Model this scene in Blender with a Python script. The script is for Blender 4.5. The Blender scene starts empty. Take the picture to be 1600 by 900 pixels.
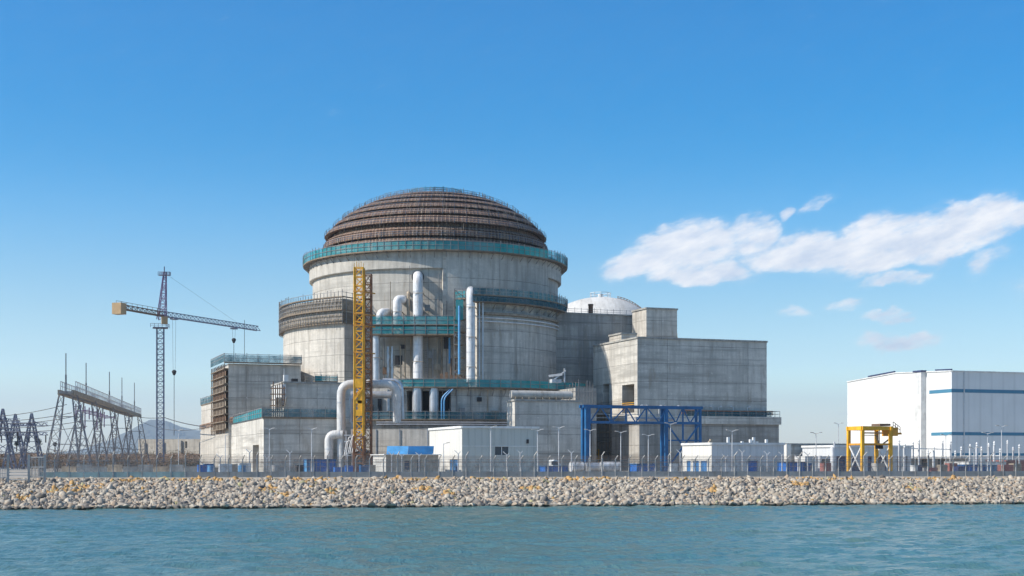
import bpy, bmesh, math, random
import numpy as np
from mathutils import Vector, Matrix, Quaternion
R = math.radians; PI = math.pi
rng = random.Random(7)
scn = bpy.context.scene
COL = scn.collection

# ------------------------------------------------------------------ camera, sky, sun, exposure
F = 2200.0; HZ = 720.0; CH = 4.9           # focal length in photo pixels, horizon row, eye height over the water
cam = bpy.data.cameras.new('camera'); camo = bpy.data.objects.new('camera', cam); COL.objects.link(camo)
camo.location = (0, 0, CH); camo.rotation_euler = (R(90), 0, 0)
cam.sensor_width = 36; cam.lens = 36 * F / 1600; cam.shift_y = (HZ - 450) / 1600
cam.clip_start = 0.5; cam.clip_end = 40000
scn.camera = camo
SA, SE = R(16), R(37)                       # sun: from the left, slightly in front of the facades
sdir = Vector((-math.cos(SE) * math.cos(SA), -math.cos(SE) * math.sin(SA), math.sin(SE)))
sun = bpy.data.lights.new('sun', 'SUN'); sun.energy = 4.35; sun.angle = R(0.5); sun.color = (1.0, 0.93, 0.83)
suno = bpy.data.objects.new('sun', sun); COL.objects.link(suno)
suno.location = (-200, -100, 300)
suno.rotation_euler = sdir.to_track_quat('Z', 'Y').to_euler()
scn.view_settings.view_transform = 'Standard'; scn.view_settings.look = 'None'
scn.view_settings.gamma = 1; scn.view_settings.exposure = 0.5; scn.view_settings.use_curve_mapping = False
world = bpy.data.worlds.new('World'); scn.world = world; world.use_nodes = True

class NT:
    """tiny node helper"""
    def __init__(s, tree): s.t = tree; s.n = tree.nodes; s.l = tree.links
    def node(s, typ, **kw):
        n = s.n.new(typ)
        for k, v in kw.items():
            if k.startswith('i_'): s.setin(n, k[2:], v)
            else: setattr(n, k, v)
        return n
    def setin(s, n, key, v):
        inp = n.inputs[int(key)] if key.isdigit() else n.inputs[key.replace('_', ' ')]
        s.put(inp, v)
    def put(s, inp, v):
        if isinstance(v, bpy.types.NodeSocket): s.l.new(v, inp)
        else:
            if isinstance(v, (tuple, list)) and inp.type == 'RGBA' and len(v) == 3: v = (*v, 1)
            inp.default_value = v
    def math(s, op, a, b=0.0, c=None, clamp=False):
        n = s.n.new('ShaderNodeMath'); n.operation = op; n.use_clamp = clamp
        s.put(n.inputs[0], a); s.put(n.inputs[1], b)
        if c is not None: s.put(n.inputs[2], c)
        return n.outputs[0]
    def vmath(s, op, a, b):
        n = s.n.new('ShaderNodeVectorMath'); n.operation = op
        s.put(n.inputs[0], a); s.put(n.inputs[1], b); return n.outputs[0]
    def maprange(s, v, a, b, c=0.0, d=1.0, smooth=False):
        n = s.n.new('ShaderNodeMapRange'); n.clamp = True
        if smooth: n.interpolation_type = 'SMOOTHSTEP'
        for i, x in enumerate((v, a, b, c, d)): s.put(n.inputs[i], x)
        return n.outputs[0]
    def mix(s, f, a, b, mode='MIX'):
        n = s.n.new('ShaderNodeMix'); n.data_type = 'RGBA'; n.blend_type = mode
        s.put(n.inputs[0], f); s.put(n.inputs[6], a); s.put(n.inputs[7], b); return n.outputs[2]
    def noise(s, vec, scale, detail=3, rough=0.5, dim='3D'):
        n = s.n.new('ShaderNodeTexNoise'); n.noise_dimensions = dim
        if vec is not None: s.put(n.inputs['Vector'], vec)
        n.inputs['Scale'].default_value = scale; n.inputs['Detail'].default_value = detail
        n.inputs['Roughness'].default_value = rough
        return n.outputs['Fac']
    def mapping(s, vec, scale=(1, 1, 1), loc=(0, 0, 0), rot=(0, 0, 0)):
        n = s.n.new('ShaderNodeMapping'); s.put(n.inputs[0], vec)
        n.inputs['Scale'].default_value = scale; n.inputs['Location'].default_value = loc
        n.inputs['Rotation'].default_value = rot; return n.outputs[0]

def build_world():
    k = NT(world.node_tree); k.n.clear()
    sky = k.node('ShaderNodeTexSky', sky_type='NISHITA', sun_disc=False)
    sky.sun_elevation = SE
    sky.sun_rotation = math.atan2(sdir.x, sdir.y)
    sky.air_density = 1.0; sky.dust_density = 0.35; sky.ozone_density = 2.6; sky.altitude = 0
    tc = k.node('ShaderNodeTexCoord').outputs['Generated']
    sep = k.node('ShaderNodeSeparateXYZ', i_0=tc)
    az = k.math('ARCTAN2', sep.outputs[0], sep.outputs[1]); el = k.math('ARCSINE', sep.outputs[2])
    rp = k.node('ShaderNodeValToRGB'); k.put(rp.inputs[0], k.math('DIVIDE', el, 1.5708)); cr_ = rp.color_ramp
    cr_.interpolation = 'CARDINAL'
    for i, (p_, c_) in enumerate(((0.0, (1.10, 1.44, 1.74)), (.045, (.76, .89, .94)), (.12, (.13, .555, .78)), (.20, (.0, .47, .77)), (.28, (.04, .48, .76)), (.46, (1.12, 1.06, .95)), (1.0, (1.35, 1.2, 1.0)))):
        e_ = cr_.elements[i] if i < 2 else cr_.elements.new(p_)
        e_.position = p_; e_.color = (*c_, 1)
    tint = k.mix(1.0, sky.outputs[0], rp.outputs[0], 'MULTIPLY')
    comb = k.node('ShaderNodeCombineXYZ'); k.put(comb.inputs[0], az); k.put(comb.inputs[1], el)
    wn = k.node('ShaderNodeTexNoise'); k.put(wn.inputs['Vector'], comb.outputs[0]); wn.inputs['Scale'].default_value = 34
    wn.inputs['Detail'].default_value = 4
    warp = k.vmath('SCALE', k.vmath('SUBTRACT', wn.outputs['Color'], (0.5, 0.5, 0.5)), (0, 0, 0))
    warp.node.inputs[3].default_value = 0.022
    v = k.vmath('ADD', comb.outputs[0], warp)
    s2 = k.node('ShaderNodeSeparateXYZ', i_0=v)
    # clouds, each an ellipse in azimuth / elevation: (azimuth, elevation, half width, half height, tilt, strength)
    def ae(px, py, w, h, tilt, st): return (math.atan((px - 800) / F), math.atan((HZ - py) / math.hypot(F, px - 800)), w / F, h / F, R(tilt), st)
    cl = [ae(1085, 385, 85, 36, 4, 1.0), ae(1010, 408, 62, 22, 12, .95), ae(1095, 425, 80, 20, -2, .95), ae(1180, 372, 34, 34, 20, .85),
          ae(1270, 392, 105, 27, 7, 1.0), ae(1390, 380, 110, 38, 8, 1.0), ae(1500, 362, 95, 36, 14, 1.0), ae(1570, 342, 70, 20, 15, .95), ae(1640, 332, 70, 16, 8, .9),
          ae(1400, 437, 52, 13, 8, .75), ae(1275, 324, 32, 9, 18, .55), ae(1224, 335, 16, 9, 30, .6), ae(1318, 480, 30, 10, 5, .66), ae(1392, 494, 32, 10, 8, .7),
          ae(1405, 530, 58, 14, 3, .7), ae(1237, 492, 22, 8, 0, .55), ae(1545, 408, 40, 14, 25, .5), ae(1320, 645, 40, 10, 8, .25), ae(1750, 430, 120, 40, 5, .9), ae(-300, 420, 180, 40, 4, .9)]
    acc = None
    for (a, e, w, h, t, st) in cl:
        dx = k.math('SUBTRACT', s2.outputs[0], a); dy = k.math('SUBTRACT', s2.outputs[1], e)
        c, s = math.cos(t), math.sin(t)
        u = k.math('MULTIPLY_ADD', dy, s / w, k.math('MULTIPLY', dx, c / w))
        q = k.math('MULTIPLY_ADD', dy, c / h, k.math('MULTIPLY', dx, -s / h))
        d = k.math('MULTIPLY_ADD', u, u, k.math('MULTIPLY', q, q))
        f = k.maprange(d, 0.0, 2.2, st, 0.0, True)
        acc = f if acc is None else k.math('SMOOTH_MAX', acc, f, 0.12)
    st = k.mapping(k.mapping(comb.outputs[0], rot=(0, 0, R(-16))), (.8, 2.2, 1))
    n1 = k.noise(st, 52, 9, 0.66); n2 = k.noise(st, 16, 3, 0.5)
    dens = k.math('ADD', acc, k.math('MULTIPLY', k.math('SUBTRACT', n1, 0.5), 1.5))
    dens = k.math('ADD', dens, k.math('MULTIPLY', k.math('SUBTRACT', n2, 0.5), 0.3))
    dens = k.math('MULTIPLY', k.maprange(dens, 0.18, 0.92, 0, 0.97, True), k.maprange(acc, 0.0, 0.35))
    dens = k.math('MAXIMUM', dens, k.math('MULTIPLY', k.maprange(acc, .05, .9), k.maprange(n1, .35, .65, .08, .4)))
    shade = k.maprange(k.noise(st, 38, 6, .6), 0.38, 0.66)
    ccol = k.mix(shade, (1.0, 1.0, 1.02), (0.66, 0.74, 0.88))
    bg = k.node('ShaderNodeBackground'); k.put(bg.inputs[0], tint); bg.inputs[1].default_value = 0.15
    bc = k.node('ShaderNodeBackground'); k.put(bc.inputs[0], ccol); bc.inputs[1].default_value = .78
    mx = k.node('ShaderNodeMixShader'); k.put(mx.inputs[0], dens); k.l.new(bg.outputs[0], mx.inputs[1]); k.l.new(bc.outputs[0], mx.inputs[2])
    out = k.node('ShaderNodeOutputWorld'); k.l.new(mx.outputs[0], out.inputs[0])
build_world()

# ------------------------------------------------------------------ materials
def newmat(name):
    m = bpy.data.materials.new(name); m.use_nodes = True
    k = NT(m.node_tree); k.n.clear()
    out = k.node('ShaderNodeOutputMaterial'); b = k.node('ShaderNodeBsdfPrincipled')
    k.l.new(b.outputs[0], out.inputs[0])
    return m, k, b, out

def paint(name, col, rough=0.6, metal=0.0, var=0.25, dirt=(0.12, 0.09, 0.06), damt=0.35, scale=0.6, bump=0.0):
    m, k, b, out = newmat(name)
    pos = k.node('ShaderNodeNewGeometry').outputs['Position']
    n = k.noise(pos, scale, 5, 0.6)
    n2 = k.noise(k.mapping(pos, (1.3, 1.3, 0.22)), 1.7, 4, 0.65)
    c = k.mix(k.maprange(n, 0.3, 0.7), tuple(x * (1 - var) for x in col), tuple(min(1, x * (1 + var * .4)) for x in col))
    c = k.mix(k.maprange(n2, 0.52, 0.78, 0, damt), c, dirt)
    k.put(b.inputs['Base Color'], c); b.inputs['Roughness'].default_value = rough; b.inputs['Metallic'].default_value = metal
    if bump:
        bn = k.node('ShaderNodeBump'); bn.inputs['Strength'].default_value = bump; bn.inputs['Distance'].default_value = 0.05
        k.put(bn.inputs['Height'], k.noise(pos, 3, 3)); k.l.new(bn.outputs[0], b.inputs['Normal'])
    return m

def concrete(name, col=(0.42, 0.40, 0.37), lift=2.9, panel=4.2, stain=0.55, streak=0.5, warm=(0.30, 0.25, 0.19), seed=0.0, joint=0.6):
    """poured concrete; UV in metres along / up the wall: pour joints, formwork panels, streaks, patches"""
    m, k, b, out = newmat(name)
    uv = k.node('ShaderNodeUVMap', uv_map='uv').outputs[0]
    uv = k.vmath('ADD', uv, (seed, seed * 0.37, 0))
    # joints
    br = k.node('ShaderNodeTexBrick', offset=0.0)
    wob = k.node('ShaderNodeTexNoise'); k.put(wob.inputs['Vector'], uv); wob.inputs['Scale'].default_value = .35
    wv = k.vmath('SCALE', k.vmath('SUBTRACT', wob.outputs['Color'], (.5, .5, .5)), (0, 0, 0)); wv.node.inputs[3].default_value = .25
    k.put(br.inputs['Vector'], k.vmath('ADD', uv, wv))
    br.inputs['Scale'].default_value = 1.0; br.inputs['Brick Width'].default_value = panel * 3.3; br.inputs['Row Height'].default_value = lift
    br.inputs['Mortar Size'].default_value = 0.075; br.inputs['Mortar Smooth'].default_value = 0.4; br.inputs['Bias'].default_value = 0
    br.inputs['Color1'].default_value = (0, 0, 0, 1); br.inputs['Color2'].default_value = (1, 1, 1, 1); br.inputs['Mortar'].default_value = (.5, .5, .5, 1)
    jf = br.outputs['Fac']; rnd = br.outputs['Color']
    br2 = k.node('ShaderNodeTexBrick', offset=0.5); k.put(br2.inputs['Vector'], uv)
    br2.inputs['Scale'].default_value = 1.0; br2.inputs['Brick Width'].default_value = panel / 3.5; br2.inputs['Row Height'].default_value = lift / 2
    br2.inputs['Mortar Size'].default_value = 0.02; br2.inputs['Color1'].default_value = (0, 0, 0, 1); br2.inputs['Color2'].default_value = (1, 1, 1, 1)
    big = k.noise(uv, 0.09, 5, 0.6); med = k.noise(uv, 0.55, 6, 0.68); fine = k.noise(uv, 4.0, 4, 0.7)
    stv = k.noise(k.mapping(uv, (1.0, 0.06, 1)), 0.9, 5, 0.62)
    sth = k.noise(k.mapping(uv, (0.05, 0.8, 1)), 0.7, 4, 0.65)
    d = lambda f: tuple(x * f for x in col)
    blot = k.noise(k.mapping(uv, (1, 1, 1), loc=(3, 9, 0)), 1.4, 6, .75)
    c = k.mix(k.maprange(big, 0.36, 0.64), d(0.74), d(1.16))
    c = k.mix(k.maprange(med, 0.42, 0.66, 0, 0.7), c, d(0.68))
    c = k.mix(k.math('MULTIPLY', rnd, 0.45), c, d(0.64))
    c = k.mix(k.math('MULTIPLY', br2.outputs['Color'], 0.28), c, d(1.25))
    c = k.mix(k.maprange(stv, 0.48, 0.66, 0, streak), c, d(0.42))
    c = k.mix(k.maprange(stv, 0.50, 0.30, 0, streak * .5), c, d(1.35))
    c = k.mix(k.maprange(sth, 0.50, 0.64, 0, stain), c, d(0.50))
    c = k.mix(k.maprange(k.noise(k.mapping(uv, (1, .2, 1), loc=(7, 3, 0)), 0.8, 4, .6), 0.56, 0.70, 0, .65), c, warm)
    # tie holes darken the joints
    jn = k.math('MULTIPLY', jf, k.maprange(med, 0.3, 0.62, 0.35, 1.0))
    c = k.mix(k.math('MULTIPLY', jn, joint * 1.35), c, d(0.26))
    c = k.mix(k.maprange(fine, 0.4, 0.75, 0, .4), c, d(0.65))
    c = k.mix(k.maprange(blot, 0.58, 0.68, 0, .55), c, d(0.45))
    c = k.mix(k.maprange(blot, 0.40, 0.32, 0, .5), c, d(1.5))
    k.put(b.inputs['Base Color'], c); b.inputs['Roughness'].default_value = 0.9
    bn = k.node('ShaderNodeBump'); bn.inputs['Strength'].default_value = 0.35; bn.inputs['Distance'].default_value = 0.08
    h = k.math('SUBTRACT', k.math('ADD', k.math('MULTIPLY', med, .5), k.math('MULTIPLY', br2.outputs['Fac'], -.1)), k.math('MULTIPLY', jf, 0.6))
    k.put(bn.inputs['Height'], h); k.l.new(bn.outputs[0], b.inputs['Normal'])
    return m

def panelled(name, col, w=1.1, rough=0.45, dirt=0.25, flv=.10, metal=0.0):
    """profiled cladding: vertical ribs by UV"""
    m, k, b, out = newmat(name)
    uv = k.node('ShaderNodeUVMap', uv_map='uv').outputs[0]
    sp = k.node('ShaderNodeSeparateXYZ', i_0=uv)
    fr = k.math('FRACT', k.math('MULTIPLY', sp.outputs[0], 1 / w))
    rib = k.maprange(k.math('ABSOLUTE', k.math('SUBTRACT', fr, 0.5)), 0.36, 0.5)
    n = k.noise(uv, .25, 4); st = k.noise(k.mapping(uv, (1, .08, 1)), 1.1, 4, .6)
    fl = k.noise(k.vmath('SNAP', uv, (w, 60, 1)), 3.1, 0)
    c = k.mix(k.maprange(n, .3, .7), tuple(x * .92 for x in col), col)
    c = k.mix(k.maprange(fl, .35, .65, 0, flv), c, tuple(x * .7 for x in col))
    c = k.mix(k.maprange(st, .5, .75, 0, dirt), c, tuple(x * .55 for x in col))
    c = k.mix(k.math('MULTIPLY', rib, .18), c, tuple(x * .4 for x in col))
    k.put(b.inputs['Base Color'], c); b.inputs['Roughness'].default_value = rough; b.inputs['Metallic'].default_value = metal
    bn = k.node('ShaderNodeBump'); bn.inputs['Strength'].default_value = .4; bn.inputs['Distance'].default_value = .05
    k.put(bn.inputs['Height'], rib); k.l.new(bn.outputs[0], b.inputs['Normal'])
    return m

def netting(name, col, cover=0.72, sc=1.0):
    m, k, b, out = newmat(name)
    uv = k.node('ShaderNodeUVMap', uv_map='uv').outputs[0]
    n = k.noise(k.mapping(uv, (1, .5, 1)), 0.45 * sc, 4, .6); n2 = k.noise(uv, 6 * sc, 2)
    c = k.mix(k.maprange(n, .3, .7), tuple(x * .55 for x in col), tuple(min(1, x * 1.25) for x in col))
    c = k.mix(k.maprange(k.noise(k.mapping(uv, (.25, .1, 1)), .5, 3, .6), .5, .66, 0, .55), c, tuple(min(1, x * .6 + .22) for x in col))
    k.put(b.inputs['Base Color'], c); b.inputs['Roughness'].default_value = .8
    tr = k.node('ShaderNodeBsdfTransparent'); mx = k.node('ShaderNodeMixShader')
    tl = k.node('ShaderNodeBsdfTranslucent'); k.put(tl.inputs[0], c)
    m2 = k.node('ShaderNodeMixShader', i_0=0.3); k.l.new(b.outputs[0], m2.inputs[1]); k.l.new(tl.outputs[0], m2.inputs[2])
    f = k.math('ADD', k.maprange(n, .35, .7, cover + .2, cover - .35), k.math('MULTIPLY', k.math('SUBTRACT', n2, .5), .5), clamp=True)
    k.put(mx.inputs[0], f); k.l.new(tr.outputs[0], mx.inputs[1]); k.l.new(m2.outputs[0], mx.inputs[2])
    k.l.new(mx.outputs[0], out.inputs[0])
    return m

def rebar_mat():
    m, k, b, out = newmat('rusty_rebar')
    uv = k.node('ShaderNodeUVMap', uv_map='uv').outputs[0]
    sp = k.node('ShaderNodeSeparateXYZ', i_0=uv)
    a = k.math('ABSOLUTE', k.math('SUBTRACT', k.math('FRACT', k.math('MULTIPLY', sp.outputs[0], 1 / 0.8)), .5))
    h = k.math('ABSOLUTE', k.math('SUBTRACT', k.math('FRACT', k.math('MULTIPLY', sp.outputs[1], 1 / 0.62)), .5))
    bars = k.math('MAXIMUM', k.maprange(a, .30, .42), k.math('MULTIPLY', k.maprange(h, .32, .44), .8))
    n = k.noise(uv, .35, 5, .65); st = k.noise(k.mapping(uv, (2.2, .25, 1)), 1.0, 4, .7); pt = k.noise(k.mapping(uv, (.6, 1, 1)), 1.6, 5, .75)
    c = k.mix(bars, (0.055, 0.036, 0.028), (0.31, 0.21, 0.15))
    c = k.mix(k.maprange(n, .38, .68, 0, .6), c, (0.22, 0.11, 0.07))
    c = k.mix(k.maprange(st, .5, .72, 0, .7), c, (0.40, 0.32, 0.25))
    c = k.mix(k.maprange(st, .48, .3, 0, .7), c, (0.06, 0.042, 0.036))
    c = k.mix(k.maprange(pt, .60, .72, 0, .8), c, (0.62, 0.56, 0.50))
    k.put(b.inputs['Base Color'], c); b.inputs['Roughness'].default_value = .85
    bn = k.node('ShaderNodeBump'); bn.inputs['Strength'].default_value = .8; bn.inputs['Distance'].default_value = .12
    k.put(bn.inputs['Height'], k.math('ADD', bars, st)); k.l.new(bn.outputs[0], b.inputs['Normal'])
    return m

M = {}
M['conc'] = concrete('concrete_drum', (0.51, 0.48, 0.425), 3.3, 4.6, .45, .5)
M['conc_lip'] = concrete('concrete_ring', (0.51, 0.48, 0.425), 6.5, 4.6, .3, .6, seed=31)
M['conc_b'] = concrete('concrete_wall', (0.61, 0.58, 0.52), 3.4, 5.2, .85, .45, seed=11)
M['conc_c'] = concrete('concrete_weathered', (0.58, 0.545, 0.485), 3.2, 4.0, .8, .65, seed=23)
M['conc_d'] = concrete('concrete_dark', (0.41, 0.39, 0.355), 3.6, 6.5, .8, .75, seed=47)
M['conc_e'] = concrete('concrete_pale', (0.56, 0.52, 0.455), 3.2, 4.2, .4, .6, seed=61)
M['coping'] = concrete('concrete_coping', (0.38, 0.37, 0.34), 9, 3.0, .4, .5, seed=5)
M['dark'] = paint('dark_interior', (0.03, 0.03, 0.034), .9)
M['rebar'] = rebar_mat()
M['net'] = netting('teal_netting', (0.02, 0.33, 0.38), .85)
M['netdark'] = netting('dark_teal_netting', (0.02, 0.15, 0.20), .72)
M['netpale'] = netting('pale_blue_netting', (0.16, 0.30, 0.38), .3)
M['netgrey'] = netting('grey_netting', (0.22, 0.21, 0.19), .45, 1.6)
M['steel'] = paint('scaffold_steel', (0.27, 0.26, 0.25), .55, .3, damt=.5)
M['bluesteel'] = paint('bluish_steel', (0.13, 0.17, 0.24), .6, .2)
M['lattice'] = paint('galvanised_lattice', (0.27, 0.26, 0.27), .6, .3)
M['plank'] = paint('scaffold_plank', (0.22, 0.17, 0.12), .85, var=.4)
M['brown'] = paint('brown_formwork', (0.20, 0.125, 0.08), .85, var=.5, scale=1.3)
M['ply'] = paint('weathered_formwork', (0.33, 0.28, 0.22), .85, var=.45, scale=1.2, damt=.6)
M['wpipe'] = paint('white_pipe', (0.70, 0.70, 0.70), .4, .0, var=.2, dirt=(.26, .22, .17), damt=.75, scale=.8, bump=.2)
M['dpipe'] = paint('dirty_white_pipe', (0.60, 0.60, 0.59), .45, .0, var=.25, dirt=(.22, .19, .15), damt=.75, scale=.9, bump=.3)
M['tankg'] = paint('weathered_tank', (0.46, 0.44, 0.40), .6, .0, var=.25, dirt=(.2, .15, .1), damt=.7)
M['gpipe'] = paint('silver_pipe', (0.55, 0.56, 0.58), .38, .55, var=.25, dirt=(.2, .16, .12), damt=.5)
M['rust'] = paint('rust_red', (0.27, 0.13, 0.07), .8, var=.4)
M['yellow'] = paint('yellow_paint', (0.80, 0.41, 0.02), .5, var=.3, dirt=(.22, .10, .03), damt=.7, scale=1.0)
M['orange'] = paint('ochre_paint', (0.66, 0.30, 0.03), .5, var=.3, dirt=(.22, .10, .03), damt=.6)
M['blue'] = paint('blue_paint', (0.012, 0.115, 0.29), .5, var=.35, damt=.3)
M['lblue'] = paint('light_blue_paint', (0.09, 0.33, 0.62), .5, var=.3, damt=.35)
M['cont'] = panelled('blue_container', (0.02, 0.14, 0.47), .35, .5, .3)
M['navy'] = paint('navy_paint', (0.03, 0.045, 0.13), .6)
M['white'] = panelled('white_cladding', (0.66, 0.64, 0.59), 1.2, .5, .3)
M['whitebig'] = panelled('white_hall_cladding', (0.74, 0.74, 0.72), 3.0, .5, .14, flv=.03)
M['silver'] = panelled('silver_cladding', (0.60, 0.61, 0.61), .9, .4, .45)
M['green'] = panelled('grey_green_cladding', (0.50, 0.52, 0.48), 1.0, .5, .5)
M['stripe'] = paint('blue_stripe', (0.06, 0.21, 0.32), .5, var=.1, damt=.1)
M['trim'] = paint('white_trim', (0.70, 0.70, 0.68), .5)
M['beige'] = concrete('beige_render', (0.52, 0.47, 0.39), 3, 3, .3, .4, seed=3, joint=.25)
M['domew'] = concrete('white_dome', (0.64, 0.62, 0.58), 3.4, 4.0, .08, .1, seed=9, joint=.15)
M['fpanel'] = paint('fence_panel', (0.24, 0.26, 0.27), .7, var=.3, damt=.5, scale=.9)
M['fteal'] = paint('fence_panel_teal', (0.22, 0.33, 0.35), .7, var=.3, damt=.4, scale=.9)
M['post'] = paint('fence_post', (0.46, 0.45, 0.43), .6, .2, var=.3)
M['rail'] = paint('rusty_wire', (0.27, 0.19, 0.15), .7)
M['lamp'] = paint('lamp_pole', (0.60, 0.60, 0.60), .5, .2)
M['glass'] = paint('dark_glass', (0.05, 0.07, 0.09), .12)
M['door'] = paint('blue_door', (0.04, 0.18, 0.42), .5)
M['doordark'] = paint('dark_slate_door', (0.05, 0.07, 0.12), .6)
M['cwt'] = paint('counterweight', (0.44, 0.30, 0.16), .8)
M['purple'] = paint('faded_purple_steel', (0.24, 0.15, 0.27), .6)
M['crane'] = paint('crane_steel', (0.17, 0.19, 0.26), .6)
M['wire'] = paint('dark_wire', (0.05, 0.05, 0.055), .7)
M['red'] = paint('faded_red', (0.34, 0.12, 0.10), .7, var=.4)
M['tan'] = paint('tan_goods', (0.42, 0.34, 0.25), .8, var=.4)
M['mesh'] = netting('chain_link', (0.34, 0.31, 0.28), .42, 3)

# ------------------------------------------------------------------ mesh helpers
class MB:
    def __init__(s): s.v = []; s.f = []; s.uv = []; s.mi = []; s.m = 0
    def face(s, pts, uvs=None):
        b = len(s.v); s.v += [tuple(p) for p in pts]; s.f.append(tuple(range(b, b + len(pts))))
        if uvs is None:
            p0, p1 = Vector(pts[0]), Vector(pts[1]); 
            n = (Vector(pts[1]) - Vector(pts[0])).cross(Vector(pts[-1]) - Vector(pts[0]))
            if abs(n.z) > .7 * (n.length or 1): uvs = [(p[0], p[1]) for p in pts]
            else:
                t = Vector((n.y, -n.x, 0)); t = t.normalized() if t.length > 1e-9 else Vector((1, 0, 0))
                uvs = [(Vector(p).dot(t), p[2]) for p in pts]
        s.uv += uvs; s.mi.append(s.m)
    def bar(s, a, b, w=.05, h=None, caps=False):
        a = Vector(a); b = Vector(b); d = b - a
        if d.length < 1e-6: return
        d.normalize(); up = Vector((0, 0, 1)) if abs(d.z) < .9 else Vector((0.34, -.94, 0))
        x = d.cross(up).normalized(); y = x.cross(d).normalized(); h = w if h is None else h
        o = [x * w - y * h, x * w + y * h, -x * w + y * h, -x * w - y * h]; L = (b - a).length
        for i in range(4):
            p, q = o[i], o[(i + 1) % 4]
            s.face([a + p, a + q, b + q, b + p], [(0, i), (0, i + .2), (L, i + .2), (L, i)])
        if caps: s.face([a + o[3], a + o[2], a + o[1], a + o[0]]); s.face([b + o[0], b + o[1], b + o[2], b + o[3]])
    def prism(s, pts, z0, z1, top=True, bottom=False):
        """vertical walls round the footprint pts (counter-clockwise from above); z1 may be a list"""
        n = len(pts); zt = z1 if isinstance(z1, (list, tuple)) else [z1] * n; u = 0
        for i in range(n):
            p, q = pts[i], pts[(i + 1) % n]; L = math.hypot(q[0] - p[0], q[1] - p[1])
            s.face([(p[0], p[1], z0), (q[0], q[1], z0), (q[0], q[1], zt[(i + 1) % n]), (p[0], p[1], zt[i])],
                   [(u, z0), (u + L, z0), (u + L, zt[(i + 1) % n]), (u, zt[i])]); u += L
        if top: s.face([(p[0], p[1], z) for p, z in zip(pts, zt)])
        if bottom: s.face([(p[0], p[1], z0) for p in reversed(pts)])
    def box(s, c, sx, sy, sz, t=0.0):
        """box standing on c, rotated t"""
        ct, st = math.cos(t), math.sin(t)
        pts = [(c[0] + ct * x - st * y, c[1] + st * x + ct * y) for x, y in ((-sx / 2, -sy / 2), (sx / 2, -sy / 2), (sx / 2, sy / 2), (-sx / 2, sy / 2))]
        s.prism(pts, c[2], c[2] + sz, True, True)
    def lathe(s, prof, cx, cy, a0=-180, a1=180, step=3.0):
        n = max(2, int(abs(a1 - a0) / step)); vv = 0
        for j in range(len(prof) - 1):
            (r0, z0), (r1, z1) = prof[j], prof[j + 1]; L = math.hypot(r1 - r0, z1 - z0)
            rm = max(r0, r1)
            for i in range(n):
                A = R(a0 + (a1 - a0) * i / n); B = R(a0 + (a1 - a0) * (i + 1) / n)
                p = lambda r, a, z: (cx + r * math.sin(a), cy - r * math.cos(a), z)
                w0 = z0 if abs(z1 - z0) > .3 else z0 + vv
                w1 = w0 + L if z1 >= z0 else w0 - L
                uvs = [(A * rm, w0), (B * rm, w0), (B * rm, w1), (A * rm, w1)]
                if r0 < 1e-4: s.face([p(r0, A, z0), p(r1, B, z1), p(r1, A, z1)], [uvs[0], uvs[2], uvs[3]])
                elif r1 < 1e-4: s.face([p(r0, A, z0), p(r0, B, z0), p(r1, A, z1)], [uvs[0], uvs[1], uvs[2]])
                else: s.face([p(r0, A, z0), p(r0, B, z0), p(r1, B, z1), p(r1, A, z1)], uvs)
            vv += L if abs(z1 - z0) <= .3 else 0
    def tube(s, path, r, n=12, cap=True):
        P = [Vector(p) for p in path]; rings = []; u = 0; prevx = None
        for i, p in enumerate(P):
            d = ((P[min(i + 1, len(P) - 1)] - p).normalized() + (p - P[max(i - 1, 0)]).normalized()).normalized()
            if prevx is None:
                up = Vector((0, 0, 1)) if abs(d.z) < .9 else Vector((1, 0, 0)); x = d.cross(up).normalized()
            else: x = (prevx - d * prevx.dot(d)).normalized()
            prevx = x; y = d.cross(x)
            rings.append([p + x * (r * math.cos(2 * PI * k / n)) + y * (r * math.sin(2 * PI * k / n)) for k in range(n)])
        for i in range(len(P) - 1):
            L = (P[i + 1] - P[i]).length
            for k in range(n):
                k2 = (k + 1) % n
                s.face([rings[i][k], rings[i][k2], rings[i + 1][k2], rings[i + 1][k]],
                       [(2 * PI * r * k / n, u), (2 * PI * r * (k + 1) / n, u), (2 * PI * r * (k + 1) / n, u + L), (2 * PI * r * k / n, u + L)])
            u += L
        if cap: s.face(list(reversed(rings[0]))); s.face(rings[-1])
    def build(s, name, mat, parent=None, smooth=False, weld=False):
        off = wl(parent) if parent else Vector((0, 0, 0))
        me = bpy.data.meshes.new(name)
        vv = np.array(s.v, dtype=np.float64) - np.array(off)
        me.from_pydata(vv.tolist(), [], s.f)
        uvl = me.uv_layers.new(name='uv'); uvl.data.foreach_set('uv', np.array(s.uv, dtype=np.float32).ravel())
        mats = mat if isinstance(mat, (list, tuple)) else [mat]
        for x in mats: me.materials.append(M[x] if isinstance(x, str) else x)
        if len(mats) > 1: me.polygons.foreach_set('material_index', s.mi)
        if weld or smooth:
            bm = bmesh.new(); bm.from_mesh(me); bmesh.ops.remove_doubles(bm, verts=bm.verts, dist=1e-4); bm.to_mesh(me); bm.free()
        if smooth:
            me.shade_smooth(); 
            try: me.set_sharp_from_angle(angle=R(35))
            except Exception: pass
        me.update()
        o = bpy.data.objects.new(name, me); COL.objects.link(o)
        if parent: o.parent = parent
        return o
WL = {}
def wl(o):
    v = Vector((0, 0, 0))
    while o is not None: v += o.location; o = o.parent
    return v
def thing(name, label, cat, loc=(0, 0, 3), group=None):
    o = bpy.data.objects.new(name, None); COL.objects.link(o); o.location = loc; o.empty_display_size = 1
    o['label'] = label; o['category'] = cat
    if group: o['group'] = group
    return o
def tag(o, label, cat, group=None):
    o['label'] = label; o['category'] = cat
    if group: o['group'] = group
    return o
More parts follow.
